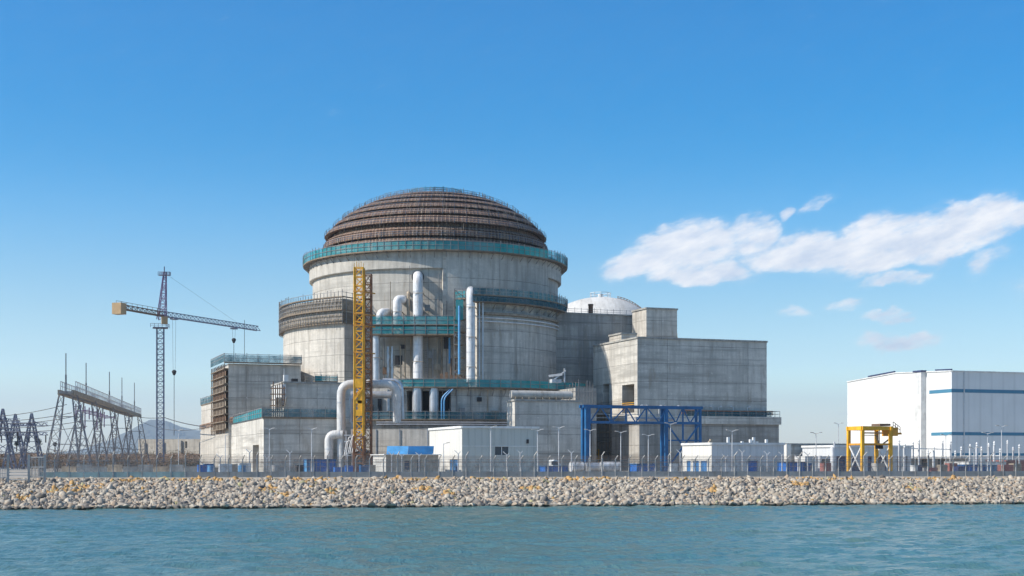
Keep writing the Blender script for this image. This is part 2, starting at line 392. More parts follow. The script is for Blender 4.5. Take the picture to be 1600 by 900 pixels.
def recenter(o, loc):
    """move the origin of a single-mesh thing to its base"""
    loc = Vector(loc); o.data.transform(Matrix.Translation(-loc)); o.location = loc; return o
def dup(root, loc, label=None, group=None, rz=None, sc=None):
    r = root.copy(); COL.objects.link(r); r.location = loc
    if rz is not None: r.rotation_euler = (0, 0, rz)
    if sc is not None: r.scale = sc
    if label: r['label'] = label
    if group: r['group'] = group
    for ch in list(root.children):
        c = ch.copy(); COL.objects.link(c); c.parent = r
        for g in list(ch.children): d = g.copy(); COL.objects.link(d); d.parent = c
    return r

T = R(20); U = Vector((math.cos(T), math.sin(T), 0)); V = Vector((-math.sin(T), math.cos(T), 0))
G = 3.0                                              # ground level
def P(px, py, Y): return Vector(((px - 800) / F * Y, Y, CH + (HZ - py) / F * Y))
def zy(py, Y): return CH + (HZ - py) / F * Y
def along(p, d, px):
    k = (px - 800) / F; return (k * p[1] - p[0]) / (d[0] - k * d[1])
def foot(cpx, Y, rpx, lpx=None, depth=None, u=U, v=V):
    """footprint of a box: near corner at sight line cpx, depth Y; the front runs along u, the side recedes along v"""
    C = Vector(((cpx - 800) / F * Y, Y, 0)); a = along(C, u, rpx)
    b = along(C, v, lpx) if lpx is not None else depth
    return C, a, b
def pts4(C, a, b, u=U, v=V, grow=0.0):
    A0 = C - u * grow - v * grow; 
    return [A0, A0 + u * (a + 2 * grow), A0 + u * (a + 2 * grow) + v * (b + 2 * grow), A0 + v * (b + 2 * grow)]
def wall(mb, p, d, L, z0, z1, holes=(), deep=0.6, nrm=None, u0=0.0):
    """wall from p along d with rectangular holes (s0, s1, za, zb); reveals go in along -nrm"""
    ss = sorted({0.0, L, *[h[0] for h in holes], *[h[1] for h in holes]}); zs = sorted({z0, z1, *[h[2] for h in holes], *[h[3] for h in holes]})
    p = Vector((p[0], p[1], 0)); Z = Vector((0, 0, 1))
    for i in range(len(ss) - 1):
        for j in range(len(zs) - 1):
            sm = (ss[i] + ss[i + 1]) / 2; zm = (zs[j] + zs[j + 1]) / 2
            if any(h[0] < sm < h[1] and h[2] < zm < h[3] for h in holes): continue
            q = [(ss[i], zs[j]), (ss[i + 1], zs[j]), (ss[i + 1], zs[j + 1]), (ss[i], zs[j + 1])]
            mb.face([p + d * a + Z * z for a, z in q], [(u0 + a, z) for a, z in q])
    for (a, b, za, zb) in holes:
        inn = -nrm * deep
        c = [p + d * a + Z * za, p + d * b + Z * za, p + d * b + Z * zb, p + d * a + Z * zb]
        for i in range(4): mb.face([c[i], c[(i + 1) % 4], c[(i + 1) % 4] + inn, c[i] + inn])
def handrail(mb, pts, h=1.1, sp=2.0, r=.035, mid=True, jitter=0.0):
    for i in range(len(pts) - 1):
        a, b = Vector(pts[i]), Vector(pts[i + 1]); L = (b - a).length; n = max(1, round(L / sp))
        for k in range(n + (1 if i == len(pts) - 2 else 0)):
            q = a.lerp(b, k / n); hh = h + (rng.uniform(0, jitter) if jitter else 0); mb.bar(q, q + Vector((0, 0, hh)), r)
        mb.bar(a + Vector((0, 0, h)), b + Vector((0, 0, h)), r)
        if mid: mb.bar(a + Vector((0, 0, h * .5)), b + Vector((0, 0, h * .5)), r * .8)
def lattice(mb, p0, p1, w0, w1, n, r=.08, br=.05, xd=None, horiz=True):
    p0, p1 = Vector(p0), Vector(p1); d = (p1 - p0).normalized()
    xd = Vector(xd) if xd is not None else U; x = (xd - d * xd.dot(d)).normalized(); y = d.cross(x)
    c = lambda t, i: p0.lerp(p1, t) + (x * (1 if i in (0, 3) else -1) + y * (1 if i < 2 else -1)) * ((w0 + (w1 - w0) * t) / 2)
    for i in range(4): mb.bar(c(0, i), c(1, i), r)
    for k in range(n):
        a, b = k / n, (k + 1) / n
        for i in range(4):
            j = (i + 1) % 4
            if (k + i) % 2: mb.bar(c(a, i), c(b, j), br)
            else: mb.bar(c(a, j), c(b, i), br)
            if horiz: mb.bar(c(b, i), c(b, j), br)
def bend(points, rad, n=6):
    P_ = [Vector(p) for p in points]; out = [P_[0]]
    for i in range(1, len(P_) - 1):
        a, b, c = P_[i - 1], P_[i], P_[i + 1]; d1 = (a - b).normalized(); d2 = (c - b).normalized()
        r = min(rad, (a - b).length * .49, (c - b).length * .49)
        s, e = b + d1 * r, b + d2 * r
        for k in range(n + 1):
            t = k / n; out.append(s * (1 - t) ** 2 + b * 2 * t * (1 - t) + e * t * t)
    out.append(P_[-1]); return out

def ring_scaffold(name, label, cx, cy, r0, r1, z, a0, a1, hup=1.3, hdn=0.0, net='net', posts=2.0, step=3.0, brackets=True, group='teal netted scaffold platforms'):
    """curved working platform hung on a round wall: deck, netting, railing, brackets"""
    am = R((a0 + a1) / 2)
    t = thing(name, label, 'scaffold', (cx + r1 * math.sin(am), cy - r1 * math.cos(am), z), group)
    p = lambda r, a, zz: Vector((cx + r * math.sin(R(a)), cy - r * math.cos(R(a)), zz))
    m = MB(); m.lathe([(r0, z - .12), (r1, z - .12), (r1, z + .12), (r0, z + .12)], cx, cy, a0, a1, step); m.build('deck', 'plank', t)
    m = MB(); m.lathe([(r1 - .05, z + .14), (r1 - .05, z + .14 + hup)], cx, cy, a0, a1, step)
    m.build('netting', net, t)
    if hdn:
        m = MB(); m.lathe([(r1 - .08, z - .14 - hdn), (r1 - .08, z - .14)], cx, cy, a0, a1, step); m.build('netting', net, t)
        m = MB(); m.lathe([(r0, z - .14 - hdn - .2), (r1, z - .14 - hdn - .2), (r1, z - .16 - hdn), (r0, z - .16 - hdn)], cx, cy, a0, a1, step); m.build('deck', 'plank', t)
    m = MB(); n = int(abs(a1 - a0) / step); pts = [p(r1 + .03, a0 + (a1 - a0) * i / n, z + .1) for i in range(n + 1)]
    handrail(m, pts, hup + .15, posts, .04, True, .5); m.build('railing', 'steel', t)
    if brackets:
        m = MB(); nb = int(abs(a1 - a0) * PI / 180 * r1 / 2.4)
        for i in range(nb + 1):
            a = a0 + (a1 - a0) * i / nb
            m.bar(p(r1 - .2, a, z - .2 - hdn), p(r0 + .02, a, z - 1.5 - hdn), .05); m.bar(p(r1 - .2, a, z - .22 - hdn), p(r0, a, z - .22 - hdn), .05)
        m.build('bracing', 'steel', t)
    return t
def line_scaffold(name, label, a, b, dep, z, hup=1.3, levels=1, lift=1.8, net='net', group='teal netted scaffold platforms', out=None, jit=.6):
    """straight working platform from a to b; dep = depth vector towards the wall"""
    a = Vector((a[0], a[1], z)); b = Vector((b[0], b[1], z)); dep = Vector(dep)
    t = thing(name, label, 'scaffold', (a + b) / 2, group)
    for k in range(levels):
        zz = Vector((0, 0, -lift * k)); A, B = a + zz, b + zz
        m = MB(); q = [A, B, B + dep, A + dep]
        # orient counter-clockwise
        m.prism([x.xy for x in q] if (B - A).cross(dep).z > 0 else [x.xy for x in reversed(q)], A.z - .12, A.z + .12, True, True); m.build('deck', 'plank', t)
        m = MB(); h = hup if k == 0 else lift - .5
        m.face([A + Vector((0, 0, .14)), B + Vector((0, 0, .14)), B + Vector((0, 0, .14 + h)), A + Vector((0, 0, .14 + h))]); m.build('netting', net, t)
        m = MB(); o = -dep.normalized() * .05
        handrail(m, [A + o, B + o], hup + .3 if k == 0 else lift, 2.0, .04, True, jit if k == 0 else 0); m.build('railing', 'steel', t)
    return t

# ------------------------------------------------------------------ the setting: ground, water, hills
def shore(x): x = max(-95, min(95, x)); return 150.5 + .17 * x      # waterline
def fence_y(x): x = max(-95, min(95, x)); return 167.5 + .12 * x   # fence line on the crest
def sheet(name, xs, rows, mat):
    m = MB(); 
    for i in range(len(xs) - 1):
        for j in range(len(rows) - 1):
            x0, x1 = xs[i], xs[i + 1]
            q = [(x0, *rows[j](x0)), (x1, *rows[j](x1)), (x1, *rows[j + 1](x1)), (x0, *rows[j + 1](x0))]
            m.face(q)
    o = m.build(name, mat); o['kind'] = 'structure'; return o
def ground_mat():
    m, k, b, out = newmat('gravel_ground')
    pos = k.node('ShaderNodeNewGeometry').outputs['Position']
    n = k.noise(pos, .05, 6, .6); f = k.noise(pos, 2.5, 5, .7)
    c = k.mix(k.maprange(n, .35, .65), (0.30, 0.26, 0.21), (0.44, 0.40, 0.34))
    c = k.mix(k.maprange(f, .4, .7, 0, .6), c, (0.22, 0.19, 0.15))
    k.put(b.inputs['Base Color'], c); b.inputs['Roughness'].default_value = .95; return m
M['ground'] = ground_mat()
xs = [-14000, -4000, -1200, -400, -200, -95] + list(range(-90, 95, 6)) + [95, 200, 400, 1200, 4000, 14000]
sheet('ground', xs, [lambda x: (shore(x) - 12, -4.0), lambda x: (shore(x) - .5, -.45), lambda x: (fence_y(x) - 1.6, 2.15), lambda x: (fence_y(x) - .5, G - .02),
                     lambda x: (fence_y(x) + 8, G), lambda x: (400, G), lambda x: (2500, G), lambda x: (14000, G)], 'ground')

def water_mat():
    m, k, b, out = newmat('sea_water')
    pos = k.node('ShaderNodeNewGeometry').outputs['Position']
    p1 = k.mapping(pos, (1.1, .5, 1), rot=(0, 0, R(9))); p2 = k.mapping(pos, (2.6, .55, 1), rot=(0, 0, R(-14)), loc=(9, 4, 0))
    h = k.math('ADD', k.math('MULTIPLY', k.noise(p1, 1.0, 4, .6), .8), k.math('MULTIPLY', k.noise(p2, 1.5, 5, .7), .7))
    h = k.math('ADD', h, k.math('MULTIPLY', k.noise(p2, 5.0, 3, .6), .12))
    gust = k.noise(k.mapping(pos, (.02, .05, 1)), 1.0, 3, .6)
    bn = k.node('ShaderNodeBump'); k.put(bn.inputs['Strength'], k.maprange(gust, .35, .65, .45, .9)); bn.inputs['Distance'].default_value = .35
    k.put(bn.inputs['Height'], h); k.l.new(bn.outputs[0], b.inputs['Normal'])
    c = k.mix(k.maprange(k.noise(k.mapping(pos, (.012, .03, 1)), 1, 3), .38, .62), (0.065, 0.165, 0.165), (0.11, 0.19, 0.16))
    k.put(b.inputs['Base Color'], c); b.inputs['Roughness'].default_value = .12; b.inputs['IOR'].default_value = 1.33
    return m
M['water'] = water_mat()
def make_water():
    # displaced grid near the camera so crests are real, flat beyond
    xs = np.concatenate([[-14000, -3000, -600, -200, -110], np.arange(-76, 76.1, .4), [110, 200, 600, 3000, 14000]])
    ys = np.concatenate([[-3000, -500, -50, 10, 30, 44], np.arange(48, 112, .25), np.arange(112, 176, .5), [200]])
    X, Y = np.meshgrid(xs, ys); g = np.random.default_rng(3); Z = np.zeros_like(X)
    for i in range(46):
        lam = 1.3 * 1.05 ** i * g.uniform(.9, 1.1); th = g.normal(R(72), .62); k = 2 * PI / lam
        ph = g.uniform(0, 2 * PI); s = np.sin(k * (X * math.cos(th) + Y * math.sin(th)) + ph + .6 * np.sin(X * .11 + ph) + .6 * np.sin(Y * .07 + 2 * ph))
        Z += (1 - np.abs(s)) ** 1.3 * .0062 * lam ** .8 * (1 + .7 * np.sin(X * .05 + Y * .11 + ph))
    Z = (Z - Z.mean()) * ((Y > 47) & (Y < 175) & (np.abs(X) < 76.5))
    nx, ny = len(xs), len(ys)
    v = np.stack([X.ravel(), Y.ravel(), Z.ravel()], 1)
    idx = np.arange(nx * ny).reshape(ny, nx)
    f = np.stack([idx[:-1, :-1].ravel(), idx[:-1, 1:].ravel(), idx[1:, 1:].ravel(), idx[1:, :-1].ravel()], 1)
    me = bpy.data.meshes.new('water'); me.from_pydata(v.tolist(), [], f.tolist()); me.materials.append(M['water']); me.shade_smooth(); me.update()
    o = bpy.data.objects.new('water', me); COL.objects.link(o); o['kind'] = 'structure'
make_water()

# distant mountains and the brown embankment left of the plant
def fbm(x, seed, o=5):
    r = 0
    for i in range(o): r += math.sin(x * 1.9 ** i + seed * (i + 1.3) * 2.1) / 1.75 ** i
    return r / 2
def ridge(name, pxs, Y, mat, back=2500, rows=14):
    m = MB(); cols = []
    for px, py in pxs:
        X = (px - 800) / F * Y; h = zy(py, Y) - G
        col = []
        for j in range(rows + 1):
            t = j / rows; y = Y - back * (1 - t) * .6; 
            col.append(Vector((X * (y / Y) ** .2 + 0.02 * back * fbm(px * .05 + t * 7, 3), y, G - 3 + h * (t ** 1.25) * (1 + .10 * fbm(px * .09 + t * 9, 2) * (1 - t) * 4 * t))))
        col.append(Vector((X, Y + back, G - 3)))
        cols.append(col)
    for i in range(len(cols) - 1):
        for j in range(len(cols[0]) - 1):
            m.face([cols[i][j], cols[i + 1][j], cols[i + 1][j + 1], cols[i][j + 1]])
    o = m.build(name, mat, smooth=True); o['kind'] = 'structure'; return o
M['mount'] = paint('mountain_rock', (0.12, 0.13, 0.11), .95, scale=.004, var=.5, damt=0)
M['soil'] = paint('dry_brown_soil', (0.20, 0.125, 0.075), .95, var=.5, dirt=(.07, .07, .04), damt=.8, scale=.12)
def interp(keys, step=4):
    out = []
    for (x0, y0), (x1, y1) in zip(keys, keys[1:]):
        n = max(1, int((x1 - x0) / step))
        for i in range(n): t = i / n; t2 = t * t * (3 - 2 * t); out.append((x0 + (x1 - x0) * t, y0 + (y1 - y0) * (.5 * t + .5 * t2) + .35 * fbm((x0 + (x1 - x0) * t) * .2, 5)))
    out.append(keys[-1]); return out
ridge('mountains', interp([(100, 704), (150, 697), (185, 684), (212, 666), (232, 655), (252, 656), (282, 663), (312, 672), (350, 686), (420, 702)]), 9000, 'mount')
ridge('hills', interp([(-500, 712), (-200, 700), (-60, 697), (0, 698), (60, 696), (120, 699), (180, 697), (230, 698), (300, 697), (340, 698), (420, 706)], 8), 560, 'soil', back=260)
ridge('low_hills', interp([(1180, 712), (1220, 702), (1260, 700), (1330, 702), (1500, 706), (2100, 708)], 10), 900, 'soil', back=200)

# ------------------------------------------------------------------ riprap
def hull_rocks(n):
    out = []
    for k in range(n):
        bm = bmesh.new(); g = random.Random(k * 13 + 5)
        for i in range(13):
            v = Vector((g.gauss(0, 1), g.gauss(0, 1), g.gauss(0, 1))).normalized()
            bm.verts.new((v.x * g.uniform(.85, 1.1) * .66, v.y * g.uniform(.8, 1.15) * .46, v.z * g.uniform(.8, 1.15) * .36))
        r = bmesh.ops.convex_hull(bm, input=bm.verts); 
        bmesh.ops.delete(bm, geom=list({e for e in r['geom_interior'] + r['geom_unused'] if isinstance(e, bmesh.types.BMVert)}), context='VERTS')
        
        bmesh.ops.triangulate(bm, faces=bm.faces)
        bm.verts.ensure_lookup_table()
        out.append((np.array([v.co[:] for v in bm.verts]), np.array([[v.index for v in f.verts] for f in bm.faces]))); bm.free()
    return out
def rock_mat(name, a, bcol, wet=True):
    m, k, b, out = newmat(name)
    pos = k.node('ShaderNodeNewGeometry').outputs['Position']
    n = k.noise(pos, 3.5, 5, .7); c = k.mix(k.maprange(n, .3, .7), a, bcol)
    sp = k.node('ShaderNodeSeparateXYZ', i_0=pos)
    w = k.maprange(k.math('ADD', sp.outputs[2], k.math('MULTIPLY', n, .2)), .18, .42, 1, 0)
    c = k.mix(k.math('MULTIPLY', w, .8), c, (0.05, 0.045, 0.035))
    k.put(b.inputs['Base Color'], c); b.inputs['Roughness'].default_value = .88
    bn = k.node('ShaderNodeBump'); bn.inputs['Strength'].default_value = .5; bn.inputs['Distance'].default_value = .04
    k.put(bn.inputs['Height'], n); k.l.new(bn.outputs[0], b.inputs['Normal']); return m
ROCKM = [rock_mat('rock_grey', (0.26, 0.225, 0.18), (0.38, 0.33, 0.265)), rock_mat('rock_pale', (0.39, 0.34, 0.27), (0.50, 0.44, 0.355)),
         rock_mat('rock_tan', (0.30, 0.22, 0.155), (0.42, 0.335, 0.245)), rock_mat('rock_dark', (0.10, 0.09, 0.08), (0.20, 0.18, 0.16)),
         rock_mat('rock_ochre', (0.38, 0.20, 0.06), (0.50, 0.33, 0.14)), rock_mat('rock_olive', (0.30, 0.28, 0.13), (0.42, 0.38, 0.22))]
RV = hull_rocks(14)
g = np.random.default_rng(11)
def rand_rot():
    q = g.normal(size=4); q /= np.linalg.norm(q); return np.array(Quaternion(q).to_matrix())
patches = [(x, t, r) for x, t, r in [(-43.5, .93, 2.0), (-36, .97, 6.5), (-24, .98, 5), (-48, .5, 2.2), (-47, .66, 2.5), (-51, .25, 1.2), (-24.5, .35, 1.2), (-20, .45, 1.0), (-12, .97, 4), (-2, .98, 3.5), (-27, .55, 1.3), (9, .97, 5),
           (2, .55, 1.5), (23, .45, 1.0), (20, .97, 3), (-10, .55, 1.2), (38, .97, 4), (52, .97, 4), (-7, .35, .8), (34, .7, 1.5), (47, .5, 1.2)]]
def rock_kind(x, t):
    for (cx, ct, r) in patches:
        if ((x - cx) / r) ** 2 + ((t - ct) / .10) ** 2 < g.uniform(.3, 1.2) and g.uniform() < .8: return 4 if g.uniform() < .85 else 5
    u = g.uniform(); 
    if t > .95 and u < .35: return 2
    return 0 if u < .36 else 1 if u < .64 else 2 if u < .84 else 3 if u < .985 else (4 if g.uniform() < .5 else 5)
def slope_pt(x, t, lift=0.0):
    y = shore(x) - .1 + (fence_y(x) - .35 - shore(x)) * t; z = -.05 + 2.58 * t ** .92 + lift
    return np.array([x, y, z])
def rocks():
    V_, F_, MI = [], [], []; nv = 0
    x = -80.0
    while x < 88:
        W_ = fence_y(x) - shore(x); Ls = math.hypot(W_, 2.9); n = int(Ls / .31) + 1
        for j in range(n):
            for rep in range(2):
                t = (j + g.uniform(.1, .9)) / n; xx = x + g.uniform(-.4, .4)
                s = (g.uniform(.26, .60) if g.uniform() < .82 else g.uniform(.6, 1.05)) * (1.12 if t < .15 else 1.0) * (.92 if t > .85 else 1)
                vs, fs = RV[g.integers(len(RV))]
                w = (vs * s * g.uniform(.75, 1.2, 3)) @ rand_rot().T + slope_pt(xx, t, g.uniform(-.1, .16) + (.14 if rep else 0))
                V_.append(w); F_.append(fs + nv); nv += len(w); MI.append(np.full(len(fs), rock_kind(xx, t)))
        x += .34
    me = bpy.data.meshes.new('riprap'); v = np.concatenate(V_); f = np.concatenate(F_)
    me.vertices.add(len(v)); me.vertices.foreach_set('co', v.ravel())
    me.loops.add(len(f) * 3); me.loops.foreach_set('vertex_index', f.ravel().astype(np.int32))
    me.polygons.add(len(f)); me.polygons.foreach_set('loop_start', np.arange(0, len(f) * 3, 3, dtype=np.int32))
    for m_ in ROCKM: me.materials.append(m_)
    me.polygons.foreach_set('material_index', np.concatenate(MI).astype(np.int32)); me.update(calc_edges=True); me.validate()
    o = bpy.data.objects.new('riprap', me); COL.objects.link(o)
    tag(o, 'bank of tumbled pale grey and tan armour rocks between fence and water', 'rock bank'); o['kind'] = 'stuff'
    # the 300 that show largest: the row of boulders at the waterline, each a thing
    names = ['grey', 'pale', 'tan', 'dark']
    meshes = {}
    for k in range(10):
        vs, fs = RV[k]
        for mi in range(4):
            me = bpy.data.meshes.new('boulder'); me.from_pydata(vs.tolist(), [], fs.tolist()); me.materials.append(ROCKM[mi]); me.update(); meshes[k, mi] = me
    x = -56.0; c = 0
    while c < 300 and x < 64:
        mi = int(g.choice([0, 0, 1, 1, 2, 2, 3])); o = bpy.data.objects.new('boulder', meshes[int(g.integers(10)), mi]); COL.objects.link(o)
        s = g.uniform(.55, .95); y0 = shore(x) - g.uniform(.1, .45)
        o.location = (x, y0, g.uniform(.08, .22)); o.scale = (s * g.uniform(.9, 1.4), s, s * g.uniform(.75, 1.0))
        o.rotation_euler = (g.uniform(-.4, .4), g.uniform(-.4, .4), g.uniform(0, 6.28))
        tag(o, names[mi] + ' boulder in the lowest row where the rock bank meets the water', 'boulder', 'boulders along the waterline, ' + names[mi])
        x += .40 * g.uniform(.7, 1.3); c += 1
rocks()

# scrub on the brown embankment
def scrub():
    m = MB(); r = random.Random(5)
    for i in range(1500):
        px = r.uniform(-40, 345); Y = r.uniform(330, 560); X = (px - 800) / F * Y
        t = max(0, (Y - 404) / 156); z = G - 3 + (zy(697, 560) - G) * t ** 1.25 if Y > 404 else G
        z = max(z, G) + .1; s = r.uniform(.8, 2.2); kind = 0 if r.random() < .5 else 1 if r.random() < .6 else 2
        m.m = kind
        for j in range(22):
            c = Vector((X + r.gauss(0, s * .6), Y + r.gauss(0, s * .6), z + abs(r.gauss(0, s * .55))))
            d = Vector((r.gauss(0, 1), r.gauss(0, 1), r.gauss(0, 1))).normalized() * r.uniform(.2, .5); e = d.cross(Vector((r.gauss(0, 1), r.gauss(0, 1), r.gauss(0, 1)))).normalized() * r.uniform(.15, .4)
            m.face([c, c + d, c + e])
    M['sc1'] = paint('dry_brush', (0.13, 0.085, 0.05), .95); M['sc2'] = paint('olive_brush', (0.10, 0.085, 0.045), .95); M['sc3'] = paint('rusty_grass', (0.24, 0.14, 0.08), .95)
    o = m.build('scrub', ['sc1', 'sc2', 'sc3']); tag(o, 'dry brown scrub covering the embankment behind the pylons', 'scrub'); o['kind'] = 'stuff'
scrub()
def small_tree(px, py, Y, h, label):
    r = random.Random(int(px)); X = (px - 800) / F * Y; zb = zy(py, Y) 
    t = thing('tree', label, 'tree', (X, Y, zb), 'lone trees on the far embankment')
    m = MB(); lattice(m, (X, Y, zb - 2), (X, Y, zb + h * .6), .3, .1, 2, .1, .08); m.build('trunk', 'brown', t)
    m = MB()
    for j in range(420):
        a = r.gauss(0, 1); c = Vector((X + r.gauss(0, h * .24), Y + r.gauss(0, h * .24), zb + h * r.uniform(.2, 1) ** .8)); k = 1 - (c.z - zb) / h * .5
        c.x = X + (c.x - X) * k; d = Vector((r.gauss(0, 1), r.gauss(0, 1), r.gauss(0, 1))).normalized() * .45; e = d.cross(Vector((r.gauss(0, 1), .3, r.gauss(0, 1)))).normalized() * .4
        m.face([c, c + d, c + e])
    m.build('crown', 'tree', t)
M['tree'] = paint('dark_foliage', (0.045, 0.055, 0.03), .9)
small_tree(60, 698, 556, 3.0, 'small dark tree on the embankment between the pylons and the gantry')
small_tree(26, 698, 556, 2.0, 'small dark tree on the embankment among the lattice pylons')
small_tree(86, 698, 556, 1.6, 'small dark tree on the embankment just left of the gantry')

# ------------------------------------------------------------------ reactor building
CX, CY = (681 - 800) / F * 300, 300.0
def cyl(r, a, z): return Vector((CX + r * math.sin(R(a)), CY - r * math.cos(R(a)), z))
rb = thing('reactor_building', 'round concrete reactor building with a brown rebar dome under construction', 'reactor building', (CX, CY, G))
m = MB(); m.lathe([(26.0, G), (26.0, 42.35)], CX, CY, -180, 180, 2); m.build('drum_wall', 'conc', rb)
m = MB(); m.lathe([(26.0, 42.3), (26.62, 42.3), (26.7, 42.4), (26.7, 46.6), (25.9, 46.6), (23.6, 46.7)], CX, CY, -180, 180, 2); m.build('ring_beam', 'conc_lip', rb)
# buttress flush with the ring beam, right of centre
a0b, a1b = 6.3, 62
m = MB(); m.lathe([(26.74, G), (26.74, 46.0)], CX, CY, a0b, a1b, 2)
m.face([cyl(25.9, a0b, G), cyl(26.74, a0b, G), cyl(26.74, a0b, 46.0), cyl(25.9, a0b, 46.0)])
m.face([cyl(26.74, a1b, G), cyl(25.9, a1b, G), cyl(25.9, a1b, 46.0), cyl(26.74, a1b, 46.0)])
m.build('buttress', 'conc_lip', rb)
m = MB(); m.bar(cyl(26.5, a0b + .25, 20), cyl(26.5, a0b + .25, 45.8), .32); m.build('corner_strip', 'conc_e', rb)
# dome of stepped rebar rings
lev = [(23.5, 46.6), (23.45, 49.2), (22.8, 51.9), (21.35, 53.9), (19.4, 55.6), (17.1, 57.15), (14.6, 58.5), (11.8, 59.65), (8.7, 60.5), (5.2, 61.1), (0.0, 61.4)]
dome = None
for i in range(len(lev) - 1):
    (r0, z0), (r1, z1) = lev[i], lev[i + 1]; e = .36 if i != 2 else .7
    rt = max(r1 - .15, 0); 
    gap = .28 if i != 1 else .75
    prof = [(r0 - .5, z0 + .05), (r0 + e, z0), (r0 + e, z0 + .12)]
    for q in (.2, .44, .5, .56, .8): 
        prof.append((r0 + (rt - r0) * q + e * (1 - q) + .35 * math.sin(q * PI) - (.28 if q == .5 else 0), z0 + (z1 - gap - z0) * q + .25 * math.sin(q * PI)))
    prof += [(max(rt, 0), z1 - gap), (max(rt - .7, 0), z1 - gap - .02)]
    if r1 > 0: prof.append((r1 - .9, z1 + .06))
    m = MB(); m.lathe(prof, CX, CY, -180, 180, 3); bnd = m.build('rebar_ring', 'rebar', rb)
    # handrail and rebar stubs standing on the ring's rim
    m = MB(); n = int(r0 * 2.2) + 10
    for k in range(n):
        a = 360 * k / n; p = cyl(r0 + e + .02, a, z0 + .05); m.bar(p - Vector((0, 0, .2)), p + Vector((0, 0, .8 + rng.uniform(-.15, .3))), .03)
        q = cyl(r0 + e + .02, a + 360 / n, z0 + .05)
        for hh in (.4, .8): m.bar(p + Vector((0, 0, hh)), q + Vector((0, 0, hh)), .022)
    if i > 0: m.build('handrail', 'bluesteel', bnd)
m = MB()
for k in range(800):
    a = rng.uniform(-180, 180); i = rng.randint(0, 8); (r0, z0), (r1, z1) = lev[i], lev[i + 1]; q = rng.uniform(.05, .9)
    p = cyl(r0 + (r1 - r0) * q + .45, a, z0 + (z1 - z0) * q + .1); m.bar(p, p + Vector((rng.uniform(-.1, .1), -.1, rng.uniform(.4, 1.1))), .03)
m.build('rebar_stubs', 'ply', rb)
m = MB(); handrail(m, [cyl(5.6, a, 61.3) for a in range(0, 361, 20)], .8, 1.5, .04, True, .5); m.build('top_railing', 'net', rb)
# netted scaffold ring round the foot of the dome
ring_scaffold('ring_scaffold', 'long teal netted scaffold ring at the foot of the brown rebar dome', CX, CY, 26.4, 28.0, 45.7, -180, 180, 1.6, 0, posts=2.2)

# left annex wall, concentric with the drum, with formwork crown
la = thing('annex_wall', 'tall curved pale concrete annex left of the yellow mast, with formwork along its top', 'annex', cyl(32.1, -60, G))
m = MB(); m.lathe([(32.1, G), (32.1, 36.3), (26.0, 36.3)], CX, CY, -150, -30.3, 2)
m.face([cyl(32.1, -30.3, G), cyl(26, -30.3, G), cyl(26, -30.3, 36.3), cyl(32.1, -30.3, 36.3)]); m.build('wall', 'conc_e', la)
crown = thing('climbing_scaffold', 'band of grey brown formwork and planks round the top of the left annex', 'formwork', cyl(33, -60, 32))
for (zz, pr) in ((31.6, .4), (34.1, .6), (36.6, .5)):
    m = MB(); m.lathe([(32.12, zz - .12), (32.5 + pr, zz - .12), (32.5 + pr, zz + .1), (32.12, zz + .1)], CX, CY, -130, -30, 3)
    a = -30; m.bar(cyl(32.5 + pr * .9, a, zz), cyl(26.5, a, zz), .14, .1); m.build('deck', 'plank', crown)
m = MB(); m.lathe([(32.62, 31.9), (32.6, 33.4)], CX, CY, -130, -30.5, 3); m.lathe([(32.7, 34.2), (32.72, 36.2)], CX, CY, -130, -30.5, 3)
for q in range(3):
    z0 = (31.9, 34.25)[q % 2]
    m.face([cyl(32.9, -30.2, z0), cyl(26.2, -30.2, z0), cyl(26.2, -30.2, z0 + 1.8), cyl(32.9, -30.2, z0 + 1.8)])
m.build('formwork_panel', 'ply', crown)
m = MB()
for k in range(62):
    a = -130 + 100 * k / 61
    m.bar(cyl(32.97, a, 31.2), cyl(32.97, a, 37.2 + rng.uniform(0, .9)), .045)
    if k < 61:
        for z in (32.4, 33.2, 35.0, 35.8, 37.5): m.bar(cyl(33.0, a, z), cyl(33.0, a + 100 / 61, z), .04)
        if k % 2: m.bar(cyl(32.99, a, 31.8), cyl(32.99, a + 100 / 61, 34), .035)
        m.bar(cyl(32.99, a, 34.2), cyl(32.8, a + 50 / 61, 36.5), .05)
for z in (32.4, 33.2, 35.0, 35.8, 37.5): m.bar(cyl(33.0, -30, z), cyl(26.4, -30, z), .04)
for r_ in (28, 30, 32): m.bar(cyl(r_, -29.6, 31.2), cyl(r_, -29.6, 37.6), .045)
m.build('scaffold_tubes', 'steel', crown)

# right annex drum: nearer than the main drum
AX, AY, AR = (690 - 800) / F * 290, 290.0, 24.1
def acyl(r, a, z): return Vector((AX + r * math.sin(R(a)), AY - r * math.cos(R(a)), z))
ra = thing('annex_drum', 'shaded curved concrete annex on the right of the reactor building', 'annex', acyl(AR, 50, G))
m = MB(); m.lathe([(AR, G), (AR, 36.0), (15, 36.0)], AX, AY, 19, 140, 2)
m.face([acyl(15, 19, G), acyl(AR, 19, G), acyl(AR, 19, 36), acyl(15, 19, 36)]); m.build('wall', 'conc_c', ra)
m = MB(); m.lathe([(AR, 32.6), (AR + .55, 32.75), (AR + .55, 33.15), (AR, 33.25)], AX, AY, 19, 130, 2); m.build('ledge', 'ply', ra)
for zz in (32.1, 31.4):
    m = MB(); m.tube([acyl(AR + .4, a, zz) for a in range(19, 131, 3)], .13, 6); m.build('service_pipe', 'wpipe', ra)
m = MB(); m.lathe([(AR + .12, 33.35), (AR + .12, 35.3)], AX, AY, 19.5, 130, 2); o = m.build('wrapped_netting', 'netpale', ra)
ring_scaffold('ring_scaffold', 'dark teal double scaffold platform round the top of the right annex', AX, AY, AR, 25.9, 36.2, 16, 128, 1.2, 1.0, net='netdark')
